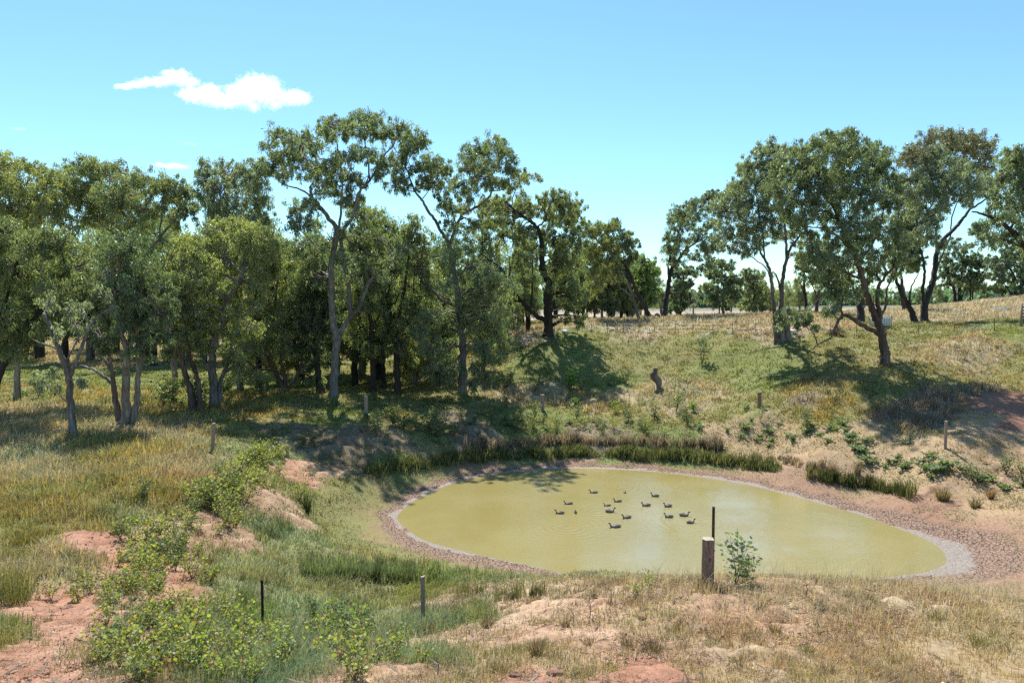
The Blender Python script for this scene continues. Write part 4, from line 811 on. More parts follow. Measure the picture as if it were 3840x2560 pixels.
def grass_field():
    X, Y = scatter(190000, 7.5, 170)
    s = sdist(X, Y); soil, cov, par = classes(X, Y)
    m = margin(X, Y, s)
    patch = fbm(X*0.9, Y*0.9, 4, 81)
    dn = par[:, 0]*(0.75+0.9*patch+1.2*(par[:, 0] < .8)*fbm(X*1.9, Y*1.9, 3, 82))*sstep(0, 3.5, s-m-1.2-0.5*patch)
    keep = rng.random(len(X)) < np.clip(dn, 0, 1)
    X, Y, cov, par, patch = X[keep], Y[keep], cov[keep], par[keep], patch[keep]
    nb = 6
    n = len(X); big = 0.5+0.8*rng.random(n)+1.3*np.maximum(fbm(X*1.3, Y*1.3, 3, 83), 0)*(par[:, 0] > .7)
    tcol = cov*(0.62+0.6*rng.random((n, 1)))*(1+.5*fbm(X*1.3+9, Y*1.3, 3, 87)[:, None])
    hue = fbm(X*0.35, Y*0.35, 3, 85)+0.35*rng.normal(0, 1, n)*0.5
    tcol = tcol*np.stack([1+0.55*hue, 1+0.12*hue, 1-0.1*hue], -1)
    dry = rng.random(n) < par[:, 2]*0.5
    tcol = np.where(dry[:, None], STRAW*(0.55+0.5*rng.random((n, 1))), tcol)
    sp = 0.05+0.0022*Y
    bx = np.repeat(X, nb)+rng.normal(0, 1, n*nb)*np.repeat(sp, nb); by = np.repeat(Y, nb)+rng.normal(0, 1, n*nb)*np.repeat(sp, nb)
    h = np.repeat(par[:, 1]*big, nb)*(0.45+0.75*rng.random(n*nb))
    wd = np.maximum(0.005, 0.00085*by)*(0.7+0.6*rng.random(n*nb))
    bc = np.clip(np.repeat(tcol, nb, 0)*(0.8+0.4*rng.random((n*nb, 1))), 0.01, .6)
    bz = Zt(bx, by)
    return bx, by, bz, h, wd, bc
bx, by, bz, h, wd, bc = grass_field()
gd = (bc[:, 0] > bc[:, 1]*1.08)
blades("green_grass", bx[~gd], by[~gd], bz[~gd], h[~gd], wd[~gd], rng.normal(0.0, .45, (~gd).sum()), bc[~gd], "green and olive grass growing over the banks and the paddock", "grass")
blades("dry_grass", bx[gd], by[gd], bz[gd], h[gd], wd[gd], rng.normal(0.0, .5, gd.sum()), bc[gd], "dry tan and brownish grass growing over the banks and the paddock", "grass")
# tall straw stalks with seed heads
X, Y = scatter(90000, 8.5, 130)
s = sdist(X, Y); soil, cov, par = classes(X, Y)
dn = np.clip((par[:, 2]-0.22)*1.5, 0, 1)*np.clip(par[:, 0], 0, 1)*(0.6+1.2*fbm(X*0.6, Y*0.6, 3, 91))*sstep(2, 5, s-margin(X, Y, s))*(0.35+0.65*sstep(.16, .34, par[:, 1]))
k = rng.random(len(X)) < dn
X, Y, par = X[k], Y[k], par[k]; n = len(X)
hh = (0.2+par[:, 1]*1.0)*(0.6+0.6*rng.random(n))
blades("seed_stalks", X, Y, Zt(X, Y), hh, np.maximum(.004, .00062*Y), rng.normal(0, .35, n), np.array([.46, .39, .26])*(0.7+0.5*rng.random((n, 1))), "pale straw seed stalks standing up out of the grass", "grass stalks", curl=0.9, wind=(0.25, -.05))
X = rng.uniform(2.5, 12, 2600); Y = rng.uniform(11.5, 15.5, 2600); n = len(X)
blades("seed_stalks", X, Y, Zt(X, Y), .25+.45*rng.random(n)**1.5, np.full(n, .006), rng.normal(0, .4, n), np.array([.55, .47, .33])*(0.7+0.5*rng.random((n, 1))), "tall pale grass stalks along the near crest in front of the water", "grass stalks", curl=1.0, wind=(0.2, 0))
# low spreading weeds round the pond and on the banks, and fallen leaves on bare earth
def flecks(name, X, Y, size, cols, up, label, cat, mat, ratio=0.42):
    N = len(X); a = rng.uniform(0, 6.283, N); e = rng.normal(0, up, N); f = rng.normal(0, up, N)
    ax = np.stack([np.cos(a), np.sin(a), e], -1)*size[:, None]; sd_ = np.stack([-np.sin(a), np.cos(a), f], -1)*(size*ratio)[:, None]
    P = np.stack([X, Y, Zt(X, Y)+0.015+np.abs(e)*size*0.6+rng.random(N)*up*0.10], -1)
    V = np.stack([P-ax*.5, P+sd_*.5, P+ax*.5, P-sd_*.5], 1).reshape(-1, 3)
    o = mesh_np(name, V, np.arange(N*4), np.full(N, 4), mat, None, np.repeat(cols, 4, 0))
    return tag(o, label, cat, kind="stuff")
X, Y = scatter(420000, 14, 62, .75)
s = sdist(X, Y); m = margin(X, Y, s); soil, cov, par = classes(X, Y)
pt = fbm(X*0.8, Y*0.8, 4, 95)
ringd = sstep(-0.5, 1.0, s-m+1.1*pt)*(1-sstep(5, 9, s-m))*np.clip(0.35+2.3*pt+0.35*(X < -4)+0.25*(Y > 42)+0.2*(X > 6), 0.03, 1)*1
k = (rng.random(len(X)) < ringd)
X, Y, pt = X[k], Y[k], pt[k]; n = len(X)
g_ = rng.random((n, 1))*0.6+0.4*np.clip(pt[:, None]+.5, 0, 1)
flecks("low_weeds", X, Y, np.maximum(.05, .0022*Y)*(0.6+0.8*rng.random(n)), (np.array([.13, .18, .07])*(1-g_)+np.array([.33, .36, .17])*g_), .55, "low grey-green weeds creeping over the damp ground round the pond", "weeds", M_grass)
X, Y = scatter(320000, 7.6, 60, .8)
s = sdist(X, Y); m = margin(X, Y, s); soil, cov, par = classes(X, Y)
k = (rng.random(len(X)) < np.clip(par[:, 3]*(0.25+1.3*np.maximum(fbm(X*0.7, Y*0.7, 4, 99)+.12, 0)), 0, 1)*sstep(0, 2, s-m))
X, Y = X[k], Y[k]; n = len(X)
pal = np.array([[.16, .09, .05], [.26, .17, .10], [.10, .07, .05], [.40, .33, .25], [.22, .12, .06]])
flecks("leaf_litter", X, Y, np.maximum(.035, .0017*Y)*(0.5+0.9*rng.random(n)), pal[rng.integers(0, 5, n)], .25, "brown fallen leaves and bark scraps lying on the bare reddish earth", "leaf litter", M_grass)
X, Y = scatter(16000, 7.6, 56, .8)
s = sdist(X, Y); m = margin(X, Y, s); soil, cov, par = classes(X, Y)
k = (rng.random(len(X)) < np.clip(par[:, 3]*.6+.05, 0, 1)*sstep(0, 2, s-m)); X, Y = X[k], Y[k]; n = len(X)
tw_ = flecks("fallen_twigs", X, Y, (0.10+.35*rng.random(n)**2)*(.7+Y/30), np.array([[.2, .15, .11]])*(0.5+1.3*rng.random((n, 1))), .12, "thin fallen twigs and bark strips lying on the bare earth", "fallen twigs", M_grass, .09)
# stones and crumbs of earth
X, Y = scatter(60000, 7.6, 58, .8)
s = sdist(X, Y); soil, cov, par = classes(X, Y)
k = (rng.random(len(X)) < np.clip(par[:, 3]*(0.15+1.4*np.maximum(fbm(X*0.9, Y*0.9, 3, 103), 0)), 0, 1)) & (s > 4)
X, Y, soil = X[k], Y[k], soil[k]; n = len(X)
sz = (0.010+0.035*rng.random(n)**4)*(0.6+Y/20)
ov = np.array([(1,0,0),(0,1,0),(-1,0,0),(0,-1,0),(0,0,.8),(0,0,-.6)], float)
V = (ov[None]*(0.7+0.6*rng.random((n, 6, 1))))*sz[:, None, None]
th = rng.uniform(0, 6.28, n); c_, s_ = np.cos(th)[:, None], np.sin(th)[:, None]
V = np.stack([V[:, :, 0]*c_-V[:, :, 1]*s_, V[:, :, 0]*s_+V[:, :, 1]*c_, V[:, :, 2]], -1) + np.stack([X, Y, Zt(X, Y)], -1)[:, None]
ft = np.array([(0,1,4),(1,2,4),(2,3,4),(3,0,4),(1,0,5),(2,1,5),(3,2,5),(0,3,5)])
fl = (np.arange(n)[:, None, None]*6+ft[None]).ravel()
M_peb, t, bs = newmat("earth_crumbs"); at = nd(t, "ShaderNodeAttribute", attribute_name="Col"); t.links.new(at.outputs[0], bs.inputs["Base Color"]); bs.inputs["Roughness"].default_value = .95
pc = soil*(0.55+0.6*rng.random((n, 1))); pc = np.where(rng.random((n, 1)) < .05, np.array([.55, .5, .44]), pc)
tag(mesh_np("earth_crumbs", V.reshape(-1, 3), fl, np.full(n*8, 3), M_peb, None, np.repeat(pc, 6, 0)), "crumbs of earth and small stones scattered on the bare ground", "stones", kind="stuff")

# ---- rushes
def rush_verts(cx, cy, r, h, n, wid, col, spread=.35):
    a = rng.uniform(0, 6.28, n); q = r*rng.random(n)**.6
    x = cx+np.cos(a)*q; y = cy+np.sin(a)*q
    return x, y, h*(0.55+0.55*rng.random(n)), wid*np.ones(n), col*(0.65+0.7*rng.random((n, 1)))
def path_px(P, step):
    P = np.array(P, float); out = []
    for i in range(len(P)-1):
        d = np.hypot(*(P[i+1]-P[i])); m = max(1, int(d/step))
        for k in range(m): out.append(P[i]+(P[i+1]-P[i])*k/m)
    return out
def rush_mass(name, path, step, r, h, n, col, label, jit=14, gap=0.1, tipcol=None):
    acc = []
    for q in path_px(path, step):
        if rng.random() < gap: continue
        x, y, z = ground_at(q[0]*1.6327+rng.normal(0, jit), q[1]*1.6327+rng.normal(0, jit*.45), y0=12)
        if sdist([x], [y])[0] < 1.8: continue
        big = 0.75+1.1*float(fbm(x*.8, y*.8, 3, 121))
        if big < .25: continue
        tone = np.array(col)*rng.uniform(.7, 1.35)*(np.array([1.55, 1.4, 1.35]) if rng.random() < .28 else np.ones(3))
        acc.append(rush_verts(x, y, r*rng.uniform(.4, 1.3), h*rng.uniform(.5, 1.15)*min(1.15, big+.2), int(n*rng.uniform(.5, 1.2)), max(.007, .0008*y), tone))
    X = np.concatenate([a[0] for a in acc]); Y = np.concatenate([a[1] for a in acc]); hh = np.concatenate([a[2] for a in acc]); ww = np.concatenate([a[3] for a in acc]); cc = np.concatenate([a[4] for a in acc])
    return blades(name, X, Y, Zt(X, Y), hh, ww, rng.normal(0, .24, len(X)), cc*(0.7+.6*rng.random((len(X), 1))), label, "rushes", curl=.25, wind=(.05, 0))
RU = (.145, .165, .07)
rush_mass("rushes", [(850,1088),(900,1076),(960,1068),(1030,1060),(1100,1052),(1200,1048),(1300,1044),(1400,1044),(1500,1050),(1600,1052),(1700,1066),(1790,1076)], 5, .5, .68, 90, RU, "dark green belt of rushes along the far side of the pond", 10, .06)
rush_mass("rushes", [(1870,1095),(1930,1108),(1980,1114),(2050,1130),(2110,1146)], 8, .36, .85, 90, (.10, .115, .045), "shorter belt of olive rushes at the right of the pond", 8, .15)
rush_mass("dry_rushes", [(1080,1030),(1200,1022),(1300,1018),(1400,1020),(1500,1024),(1580,1026),(1660,1032)], 6, .45, .8, 90, (.23, .195, .155), "purplish brown dry rushes standing behind the green belt", 9, .15)
rush_mass("dry_rushes", [(1700,1040),(1800,1062),(1900,1080),(1990,1098)], 14, .3, .6, 60, (.23, .19, .15), "sparse brown dry rushes behind the right belt", 12, .3)
rush_mass("rushes", [(700,1318),(760,1330),(830,1335),(900,1338),(960,1332),(1010,1322)], 7, .34, .62, 110, (.14, .18, .085), "thick green rushes on the near left side of the pond", 14, .1)
rush_mass("rushes", [(720,1300),(800,1300),(880,1300),(960,1306)], 8, .3, .55, 90, (.16, .20, .10), "second row of green rushes on the near left side", 14, .2)
rush_mass("rushes", [(590,1240),(640,1225),(670,1200)], 7, .32, .6, 100, (.18, .21, .12), "grey-green rushes left of the cracked mud", 12, .1)
rush_mass("rushes", [(700,1180),(720,1160)], 8, .2, .75, 80, (.10, .13, .05), "upright rushes in front of the shaded bank", 8, 0)
rush_mass("rushes", [(1040,1362),(1080,1366),(1160,1370),(1250,1372)], 12, .2, .42, 60, (.13, .14, .06), "thin rushes on the near bank below the pond", 16, .2)
rush_mass("dry_rushes", [(900,1430),(960,1420),(1100,1400),(1280,1385),(1420,1380)], 26, .14, .33, 60, (.20, .15, .10), "thin brown rushes on the near bank", 20, .2)
# ---- individual tussocks
def tussock(px, py, h, r, n, col, label, group=None, name='grass_tussock', y0=7):
    x, y, z = ground_at(px*1.6327, py*1.6327, y0=y0)
    X, Y, hh, ww, cc = rush_verts(x, y, r, h, n, max(.004, .0007*y), np.array(col))
    N = len(X); out = np.stack([X-x, Y-y], -1)/(r+1e-6)
    P0 = np.stack([X, Y, Zt(X, Y)-.02], -1)
    ln = np.concatenate([out*.55+rng.normal(0, .18, (N, 2)), np.ones((N, 1))], 1)
    P1 = P0+ln*np.array([.5, .5, .62])*hh[:, None]; P2 = P0+ln*np.array([1.35, 1.35, .93])*hh[:, None]
    b = rng.uniform(0, 6.28, N); wv2 = np.stack([np.cos(b), np.sin(b), 0*b], -1)*ww[:, None]/2
    V = np.stack([P0-wv2, P0+wv2, P1+wv2*.8, P1-wv2*.8, P2], 1).reshape(-1, 3); i = np.arange(N)[:, None]*5
    o = mesh_np(name, V, np.concatenate([i, i+1, i+2, i+3, i+3, i+2, i+4], 1).ravel(), np.tile([4, 3], N), M_grass, None, np.repeat(cc, 5, 0), False, (x, y, z))
    o.location = (x, y, z); return tag(o, label, 'tussock', group)
DG = 'dry tussocks on the near bank'
TB = (.19, .145, .095)
for a in [(985,1455,.34,.09,150,TB,'bushy brown tussock at the foot of the round wooden post'), (1232,1503,.30,.08,150,TB,'upright dark brown tussock standing alone on bare sand at the bottom middle'),
          (1357,1484,.2,.12,130,(.17,.13,.09),'wide low brown tussock right of the lone upright tussock'), (1497,1494,.26,.14,170,(.16,.125,.085),'broad ragged brown tussock on reddish sand, bottom centre'),
          (1440,1482,.16,.1,90,TB,'small brown tussock just left of the broad ragged one'), (1190,1500,.14,.09,80,(.24,.2,.10),'pale small tussock left of the lone upright one'), (1120,1440,.28,.08,120,TB,'thin brown tussock below the pond, left of the dead sapling'),
          (1300,1440,.2,.06,80,TB,'small brown tussock beside the dead sapling'), (620,1360,.2,.07,70,(.2,.17,.09),'small dry tussock by the black steel picket'), (480,1295,.36,.1,130,(.22,.17,.10),'reddish dry tussock among the round-leaved shrubs'),
          (370,1135,.4,.3,240,(.12,.15,.05),'dark green tussock at the edge of the red earth'), (240,1190,.45,.35,240,(.12,.14,.05),'grey green tussock left of the red earth'), (25,1385,.5,.32,260,(.12,.13,.04),'large dark green tussock at the left edge above the red track'), (60,1250,.5,.3,220,(.2,.17,.05),'golden tussock at the left edge'), (170,1290,.4,.25,200,(.14,.15,.05),'arching green tussock above the red patch'),
          (110,1425,.12,.07,60,(.16,.15,.06),'tiny tussock alone on the red track'), (1885,1400,.22,.1,110,(.17,.15,.10),'grey brown tussock on the near right bank'), (1750,1400,.17,.12,100,(.17,.15,.11),'low grey tussock right of the thick post'), (1560,1440,.18,.1,90,TB,'brown tussock below the thick post'),
          (2165,1150,.75,.2,180,(.19,.17,.08),'tall straw-coloured tussock at the right end of the rush belt'), (2240,1165,.5,.18,120,(.19,.17,.08),'pale tussock right of the rush belt, second from its end'), (2275,1145,.6,.12,90,(.26,.16,.09),'reddish brown tussock near the right edge'),
          (1628,1362,.34,.16,130,(.33,.25,.16),'dry straw tussock hugging the foot of the thick post'), (1602,1352,.4,.1,60,(.25,.22,.12),'wispy stalks just left of the thick post'), (1650,1356,.25,.1,70,(.3,.22,.14),'dry tuft just right of the thick post')]:
    tussock(*a[:6], a[6], DG if a[1] > 1350 and a[0] > 900 else None)
for k, (a, b) in enumerate([(1640,1480),(1700,1520),(1850,1500),(1950,1440),(2050,1520),(2150,1420),(2250,1480),(1780,1450),(2000,1380),(2200,1360),(1900,1545),(1420,1540),(1340,1550),(1150,1540),(900,1540),(1050,1480)]):
    nm = ['right of the brown tussock row', 'at the bottom, right of centre', 'in the near grass, bottom right of centre', 'in the middle of the near right grass', 'at the bottom, well right of centre', 'near the right end of the near bank', 'by the lower right corner', 'below the low grey tussock', 'near the crest of the near right bank', 'close to the crest at far right', 'on the bottom edge right of centre', 'between two reddish clods', 'left of the reddish clods', 'on sand at the bottom, left of the clods', 'on the bottom edge beside the shrubs', 'on sand below the round post'][k]
    tussock(a, b, rng.uniform(.1, .2), rng.uniform(.08, .16), 110, [(.2,.2,.07),(.22,.17,.10),(.15,.17,.06)][k % 3], ['olive', 'tan', 'green'][k % 3]+' low tussock '+nm, DG)

# ---- saplings and suckers with round leaves
def sapling_proto(seed, nst, h, spread, nleaf, lsize, c0, c1, yel=.12, low=.25, name='round_leaved_shrub'):
    rg = np.random.default_rng(seed); mb = MB(); root = bpy.data.objects.new(name, None); C.objects.link(root)
    LP = []; LD = []
    for s in range(nst):
        a = rg.uniform(0, 6.28); e = spread*rg.uniform(.3, 1)
        P = smooth_path([(0, 0, -.05), (e*.3*math.cos(a), e*.3*math.sin(a), h*.4), (e*.75*math.cos(a+.2), e*.75*math.sin(a+.2), h*rg.uniform(.65, 1.0))], 4, .01, rg)
        mb.tube(P, np.linspace(.011, .004, len(P)), 4, cap=False)
        for j in range(nleaf//nst):
            t_ = low+(1-low)*rg.random(); q = P[int(t_*(len(P)-1))]
            d = rg.normal(0, 1, 3); d[2] = abs(d[2])*.4; d /= np.linalg.norm(d); L_ = h*rg.uniform(.05, .26)
            p2 = q+d*L_
            if j % 3 == 0: mb.tube([q, p2], [.004, .002], 3, cap=False)
            LP.append(p2); LD.append(d)
    mb.build('stem', M_stem, root)
    LP = np.array(LP); N = len(LP); k = 6
    nrm = rg.normal(0, 1, (N, 3)); nrm[:, 2] = np.abs(nrm[:, 2])+.2; nrm /= np.linalg.norm(nrm, axis=1)[:, None]
    ax = np.cross(nrm, rg.normal(0, 1, (N, 3))); ax /= np.linalg.norm(ax, axis=1)[:, None]; bx_ = np.cross(nrm, ax)
    a = np.arange(k)*2*math.pi/k; s_ = lsize*(0.6+.7*rg.random(N))/2
    sh_ = np.array([1.25, .95, .9, .8, .9, .95])
    V = LP[:, None]+(ax[:, None]*np.cos(a)[None, :, None]*sh_[None, :, None]+bx_[:, None]*np.sin(a)[None, :, None]*.9)*s_[:, None, None] + nrm[:, None]*(0.15*np.abs(np.cos(a)))[None, :, None]*s_[:, None, None]
    m_ = rg.random((N, 1)); col = np.array(c0)*(1-m_)+np.array(c1)*m_
    r_ = rg.random((N, 1)); col = np.where(r_ < yel, np.array([.34, .29, .05]), col); col = np.where(r_ < yel*.35, np.array([.38, .16, .05]), col)
    mesh_np('foliage', V.reshape(-1, 3), np.arange(N*k), np.full(N, k), M_sap, root, np.repeat(col, k, 0))
    return root
M_stem = simple("sapling_stem", (.16, .10, .07), .8)
G0, G1 = (.14, .19, .06), (.35, .385, .125); B0, B1 = (.09, .16, .11), (.17, .25, .16)
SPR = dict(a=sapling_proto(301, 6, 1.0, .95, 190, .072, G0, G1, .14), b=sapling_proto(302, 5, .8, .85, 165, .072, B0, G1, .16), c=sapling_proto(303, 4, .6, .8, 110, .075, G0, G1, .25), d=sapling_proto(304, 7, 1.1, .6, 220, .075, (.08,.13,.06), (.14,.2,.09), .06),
           e=sapling_proto(305, 7, .32, .7, 120, .085, (.14,.20,.12), (.24,.30,.19), .02), f=sapling_proto(306, 5, 1.3, .6, 230, .072, (.10,.16,.09), (.18,.25,.12), .03), g=sapling_proto(307, 6, 1.0, .5, 320, .085, (.12,.24,.05), (.2,.36,.07), 0.0))
S_used = set()
def plant(k, dx, dy, s, label, group=None, name=None, y0=7):
    x, y, z = ground_at(dx*1.6327, dy*1.6327, y0=y0)
    if sdist([x], [y])[0] < 1.5: return
    src = SPR[k]
    if k not in S_used: o = src; S_used.add(k)
    else:
        o = src.copy(); C.objects.link(o)
        for ch in src.children:
            c = ch.copy(); c.parent = o; C.objects.link(c)
    o.location = (x, y, z); o.rotation_euler = (0, 0, rng.uniform(0, 6.28)); o.scale = (s, s, s*rng.uniform(.85, 1.15))
    if name: o.name = name
    return tag(o, label, 'shrub', group)
G_A = 'round-leaved shrubs on the left bank'
def band(pts, n, jx, jy, kinds, s0, s1, label, group, y0=7, mult=1.0):
    P = path_px(pts, 5); n = int(n*mult)
    for i in range(n):
        f_ = (i+rng.random())/n; q = P[int(f_*len(P)) % len(P)]; s_ = rng.uniform(s0, s1); dx = rng.normal(0, jx); dy = rng.normal(0, jy)
        sz = 'small ' if s_ < s0+(s1-s0)*.33 else 'tall ' if s_ > s0+(s1-s0)*.67 else 'middling '
        wh = ['at the start of it', 'midway along it', 'at the end of it'][min(2, int(f_*3))]
        sd_ = 'front' if dy > 0 else 'back'
        plant(kinds[i % len(kinds)], q[0]+dx, q[1]+dy, s_, sz+label+', '+['far end', 'upper part', 'middle', 'lower part', 'near end'][min(4, int(f_*5))]+', '+sd_+' '+('left' if dx < 0 else 'right'), group, ('round_leaved_shrub' if y0 < 10 else 'spreading_shrub' if y0 < 30 else 'dark_bush'), y0=y0)
band([(640,1040),(560,1085)], 26, 30, 16, 'abac', .7, 1.2, 'round-leaved shrub by the leaning post', G_A)
band([(600,1110),(440,1165)], 34, 34, 18, 'aabd', .65, 1.15, 'bright shrub in the thicket middle', G_A)
band([(480,1215),(280,1290)], 42, 46, 26, 'abdc', .5, .95, 'yellowing shrub beside the red earth', G_A)
band([(420,1300),(240,1390)], 42, 52, 28, 'cbae', .4, .8, 'sparse shrub on leaf litter', G_A)
band([(250,1420),(420,1440),(560,1470)], 44, 60, 32, 'cabe', .4, .75, 'shrub above the bottom thicket', G_A)
band([(260,1530),(420,1520),(560,1500),(640,1530)], 36, 60, 30, 'abac', .5, .85, 'lush shrub along the bottom edge', G_A)
band([(740,1440),(800,1450),(830,1500),(740,1530)], 20, 30, 26, 'fabc', .55, .85, 'upright orange-tinged shrub right of the picket', G_A)
band([(880,1500),(930,1540)], 4, 30, 14, 'bc', .5, .7, 'shrub at the thicket end', G_A)
G_B = 'low shrubs on the far bank'
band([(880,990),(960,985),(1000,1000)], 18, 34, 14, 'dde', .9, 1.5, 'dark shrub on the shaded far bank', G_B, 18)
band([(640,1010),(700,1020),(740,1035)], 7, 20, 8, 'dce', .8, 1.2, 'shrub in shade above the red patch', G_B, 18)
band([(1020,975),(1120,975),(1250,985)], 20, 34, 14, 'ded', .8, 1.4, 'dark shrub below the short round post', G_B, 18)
band([(1280,980),(1400,970),(1520,980)], 26, 34, 14, 'eda', .8, 1.4, 'green shrub mid far bank', G_B, 18)
band([(1560,960),(1600,975)], 4, 15, 8, 'de', 1.0, 1.4, 'shrub under the twiggy sapling', G_B, 18)
band([(1680,980),(1760,990),(1840,1000),(1920,1010)], 24, 36, 18, 'eeee', .8, 1.4, 'grey-green shrub on bare orange earth', G_B, 18)
band([(1950,1020),(2040,1050),(2110,1070)], 24, 36, 20, 'eeee', .8, 1.5, 'spreading shrub left of the pale post', G_B, 18)
band([(2120,1075),(2160,1085)], 6, 18, 7, 'e', 1.2, 1.7, 'blue-green shrub below the pale post', G_B, 18)
band([(2220,1100),(2330,1125)], 10, 30, 12, 'eed', .9, 1.4, 'dark shrub by the right edge', G_B, 18)
band([(1150,930),(1220,940),(1420,935),(1500,930)], 7, 25, 6, 'cd', .7, 1.0, 'weed shrub on the far crest', G_B, 18)
plant('g', 1312, 893, 1.7, 'bright lime green sapling in front of the shaded slope', y0=30, name='leafy_sapling')
plant('g', 1322, 935, .9, 'small bright green sapling on the crest below the lime green one', y0=24, name='leafy_sapling')
plant('f', 1553, 945, 1.6, 'open twiggy sapling on the far crest', y0=24, name='leafy_sapling')
plant('g', 1592, 945, .95, 'bright leafy sprout beside the open twiggy sapling', y0=24, name='leafy_sapling')
plant('f', 1745, 968, 1.0, 'thin sapling at the foot of the short post on the far bank', y0=24, name='leafy_sapling')
plant('f', 1855, 985, 1.4, 'tall thin sapling right of the short post on the far bank', y0=24, name='leafy_sapling')
plant('f', 1612, 838, 2.3, 'lone twiggy shrub on the open green slope', y0=40, name='leafy_sapling')
sp_ = plant('f', 1690, 1345, .95, 'blue-green round-leaved sapling standing right of the thick post', name='leafy_sapling')
sp_.rotation_euler = (0, .22, .4); sp_.scale = (1.25, 1.1, .88)
plant('f', 1712, 1336, .6, 'shorter sapling leaning against the one right of the thick post', name='leafy_sapling')
plant('a', 1490, 1350, .5, 'small leafy sapling left of the thick post', name='leafy_sapling')
plant('c', 1465, 1362, .55, 'low leafy clump left of the thick post', name='leafy_sapling')
# shrubs in the shade of the stand
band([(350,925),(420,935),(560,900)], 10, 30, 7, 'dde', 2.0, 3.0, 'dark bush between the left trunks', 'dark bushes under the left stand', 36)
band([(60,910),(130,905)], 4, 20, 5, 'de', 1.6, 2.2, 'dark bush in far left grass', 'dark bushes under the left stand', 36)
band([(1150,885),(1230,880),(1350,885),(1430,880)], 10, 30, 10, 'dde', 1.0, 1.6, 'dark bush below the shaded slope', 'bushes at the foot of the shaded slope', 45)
for k_, o in SPR.items():
    if k_ not in S_used:
        for ch in list(o.children): bpy.data.objects.remove(ch)
        bpy.data.objects.remove(o)
# ------------------------------------------------------------------ posts
M_wood = simple("weathered_wood", (.30, .225, .175), .9, 0, .45, 14, .02, (4, 4, .5))
M_wood2 = simple("old_red_wood", (.25, .155, .115), .9, 0, .6, 12, .03, (5, 5, .4))
M_endg = simple("cut_wood_end", (.33, .28, .21), .9, 0, .35, 22, .01)
M_rust = simple("rusty_steel", (.10, .045, .03), .8, .3, .4, 30)
M_black = simple("black_steel", (.018, .015, .014), .6, .3, .3, 30)
M_wire = simple("galvanised_wire", (.30, .30, .30), .5, .7, .1)
GP = 'fence posts round the pond'
def wood_post(dx, dbase, h, r, lean, label, mat=None, y0=7, sink=.35):
    x, y, z = ground_at(dx*1.6327, dbase*1.6327, y0=y0)
    root = empty('fence_post', (x, y, z), label, 'post', GP)
    rg = np.random.default_rng(int(dx)); k = 14; rings = []
    zz = np.linspace(-sink, h, 9); pr = 1+rg.normal(0, .05, k)
    for i, q in enumerate(zz):
        a = np.arange(k)*2*math.pi/k
        rr = r*pr*(1+rg.normal(0, .015, k))*(1.06-.08*i/8)
        rings.append(np.stack([np.cos(a)*rr+lean*max(q, 0), np.sin(a)*rr, np.full(k, q)+(rg.normal(0, .012, k) if i == 8 else 0)], -1))
    mb = MB(); mb.loft(rings, cap=False); mb.build('post_body', mat or M_wood, root, True)
    mt = MB(); a = np.arange(k)*2*math.pi/k; top = rings[-1]; c = top.mean(0)+np.array([0, 0, .004])
    mt.add(np.vstack([top*1.0+np.array([0, 0, .002]), c[None]]), [[j, (j+1) % k, k] for j in range(k)]); mt.build('cut_top', M_endg, root, False)
    return root
wood_post(488, 1036, 1.42, .085, .07, 'leaning weathered wooden post on the left bank')
wood_post(841, 957, 1.4, .13, .0, 'grey wooden post in tree shade on the far left crest', y0=25)
wood_post(1246, 941, 1.2, .16, .0, 'short thick round post in the middle of the far crest', y0=25)
wood_post(1744, 936, 1.15, .145, .0, 'short reddish post right of centre on the far crest', M_wood2, y0=25)
wood_post(2171, 1030, 1.55, .075, .0, 'slim pale wooden post on the bare right bank', y0=18)
wood_post(972, 1432, 1.12, .052, .0, 'slim round wooden post standing in the rushes on the near left')
st = wood_post(1625, 1345, .98, .125, .0, 'thick reddish strainer post nearest the camera, in front of the pond', M_wood2)
b = MB(); b.tube([(-.0, -.136, .62), (0, -.15, .62), (0.0, -.15, .55), (0, -.137, .55)], .008, 6); b.build('wire_staple', M_black, st)
def picket(dx, dbase, h, mat, label, y0=7, r=.022):
    x, y, z = ground_at(dx*1.6327, dbase*1.6327, y0=y0)
    mb = MB(); ang = [math.pi/2, math.pi*7/6, math.pi*11/6]
    for a in ang:      # three-flanged star section
        c, s = math.cos(a), math.sin(a); w2 = .003
        v = [(-s*w2, c*w2), (c*r*1.3-s*w2, s*r*1.3+c*w2), (c*r*1.3+s*w2, s*r*1.3-c*w2), (s*w2, -c*w2)]
        V = [(p, q, -.3) for p, q in v]+[(p, q, h) for p, q in v]
        mb.add(V, [[0,1,5,4],[1,2,6,5],[2,3,7,6],[4,5,6,7]])
    for q in np.linspace(.15, h-.06, 6): mb.tube([(0, -.012, q), (0, -.02, q)], .006, 5)
    o = mb.build('steel_picket', mat, None, False); o.location = (x, y, z); return tag(o, label, 'steel post')
picket(604, 1430, 1.05, M_black, 'black steel star picket standing alone on the near left', r=.028)
picket(1636, 1338, 1.62, M_rust, 'tall rusty steel picket standing just behind the thick strainer post', r=.026)
picket(706, 1050, .9, M_rust, 'short steel picket in the shade above the red patch') if False else None

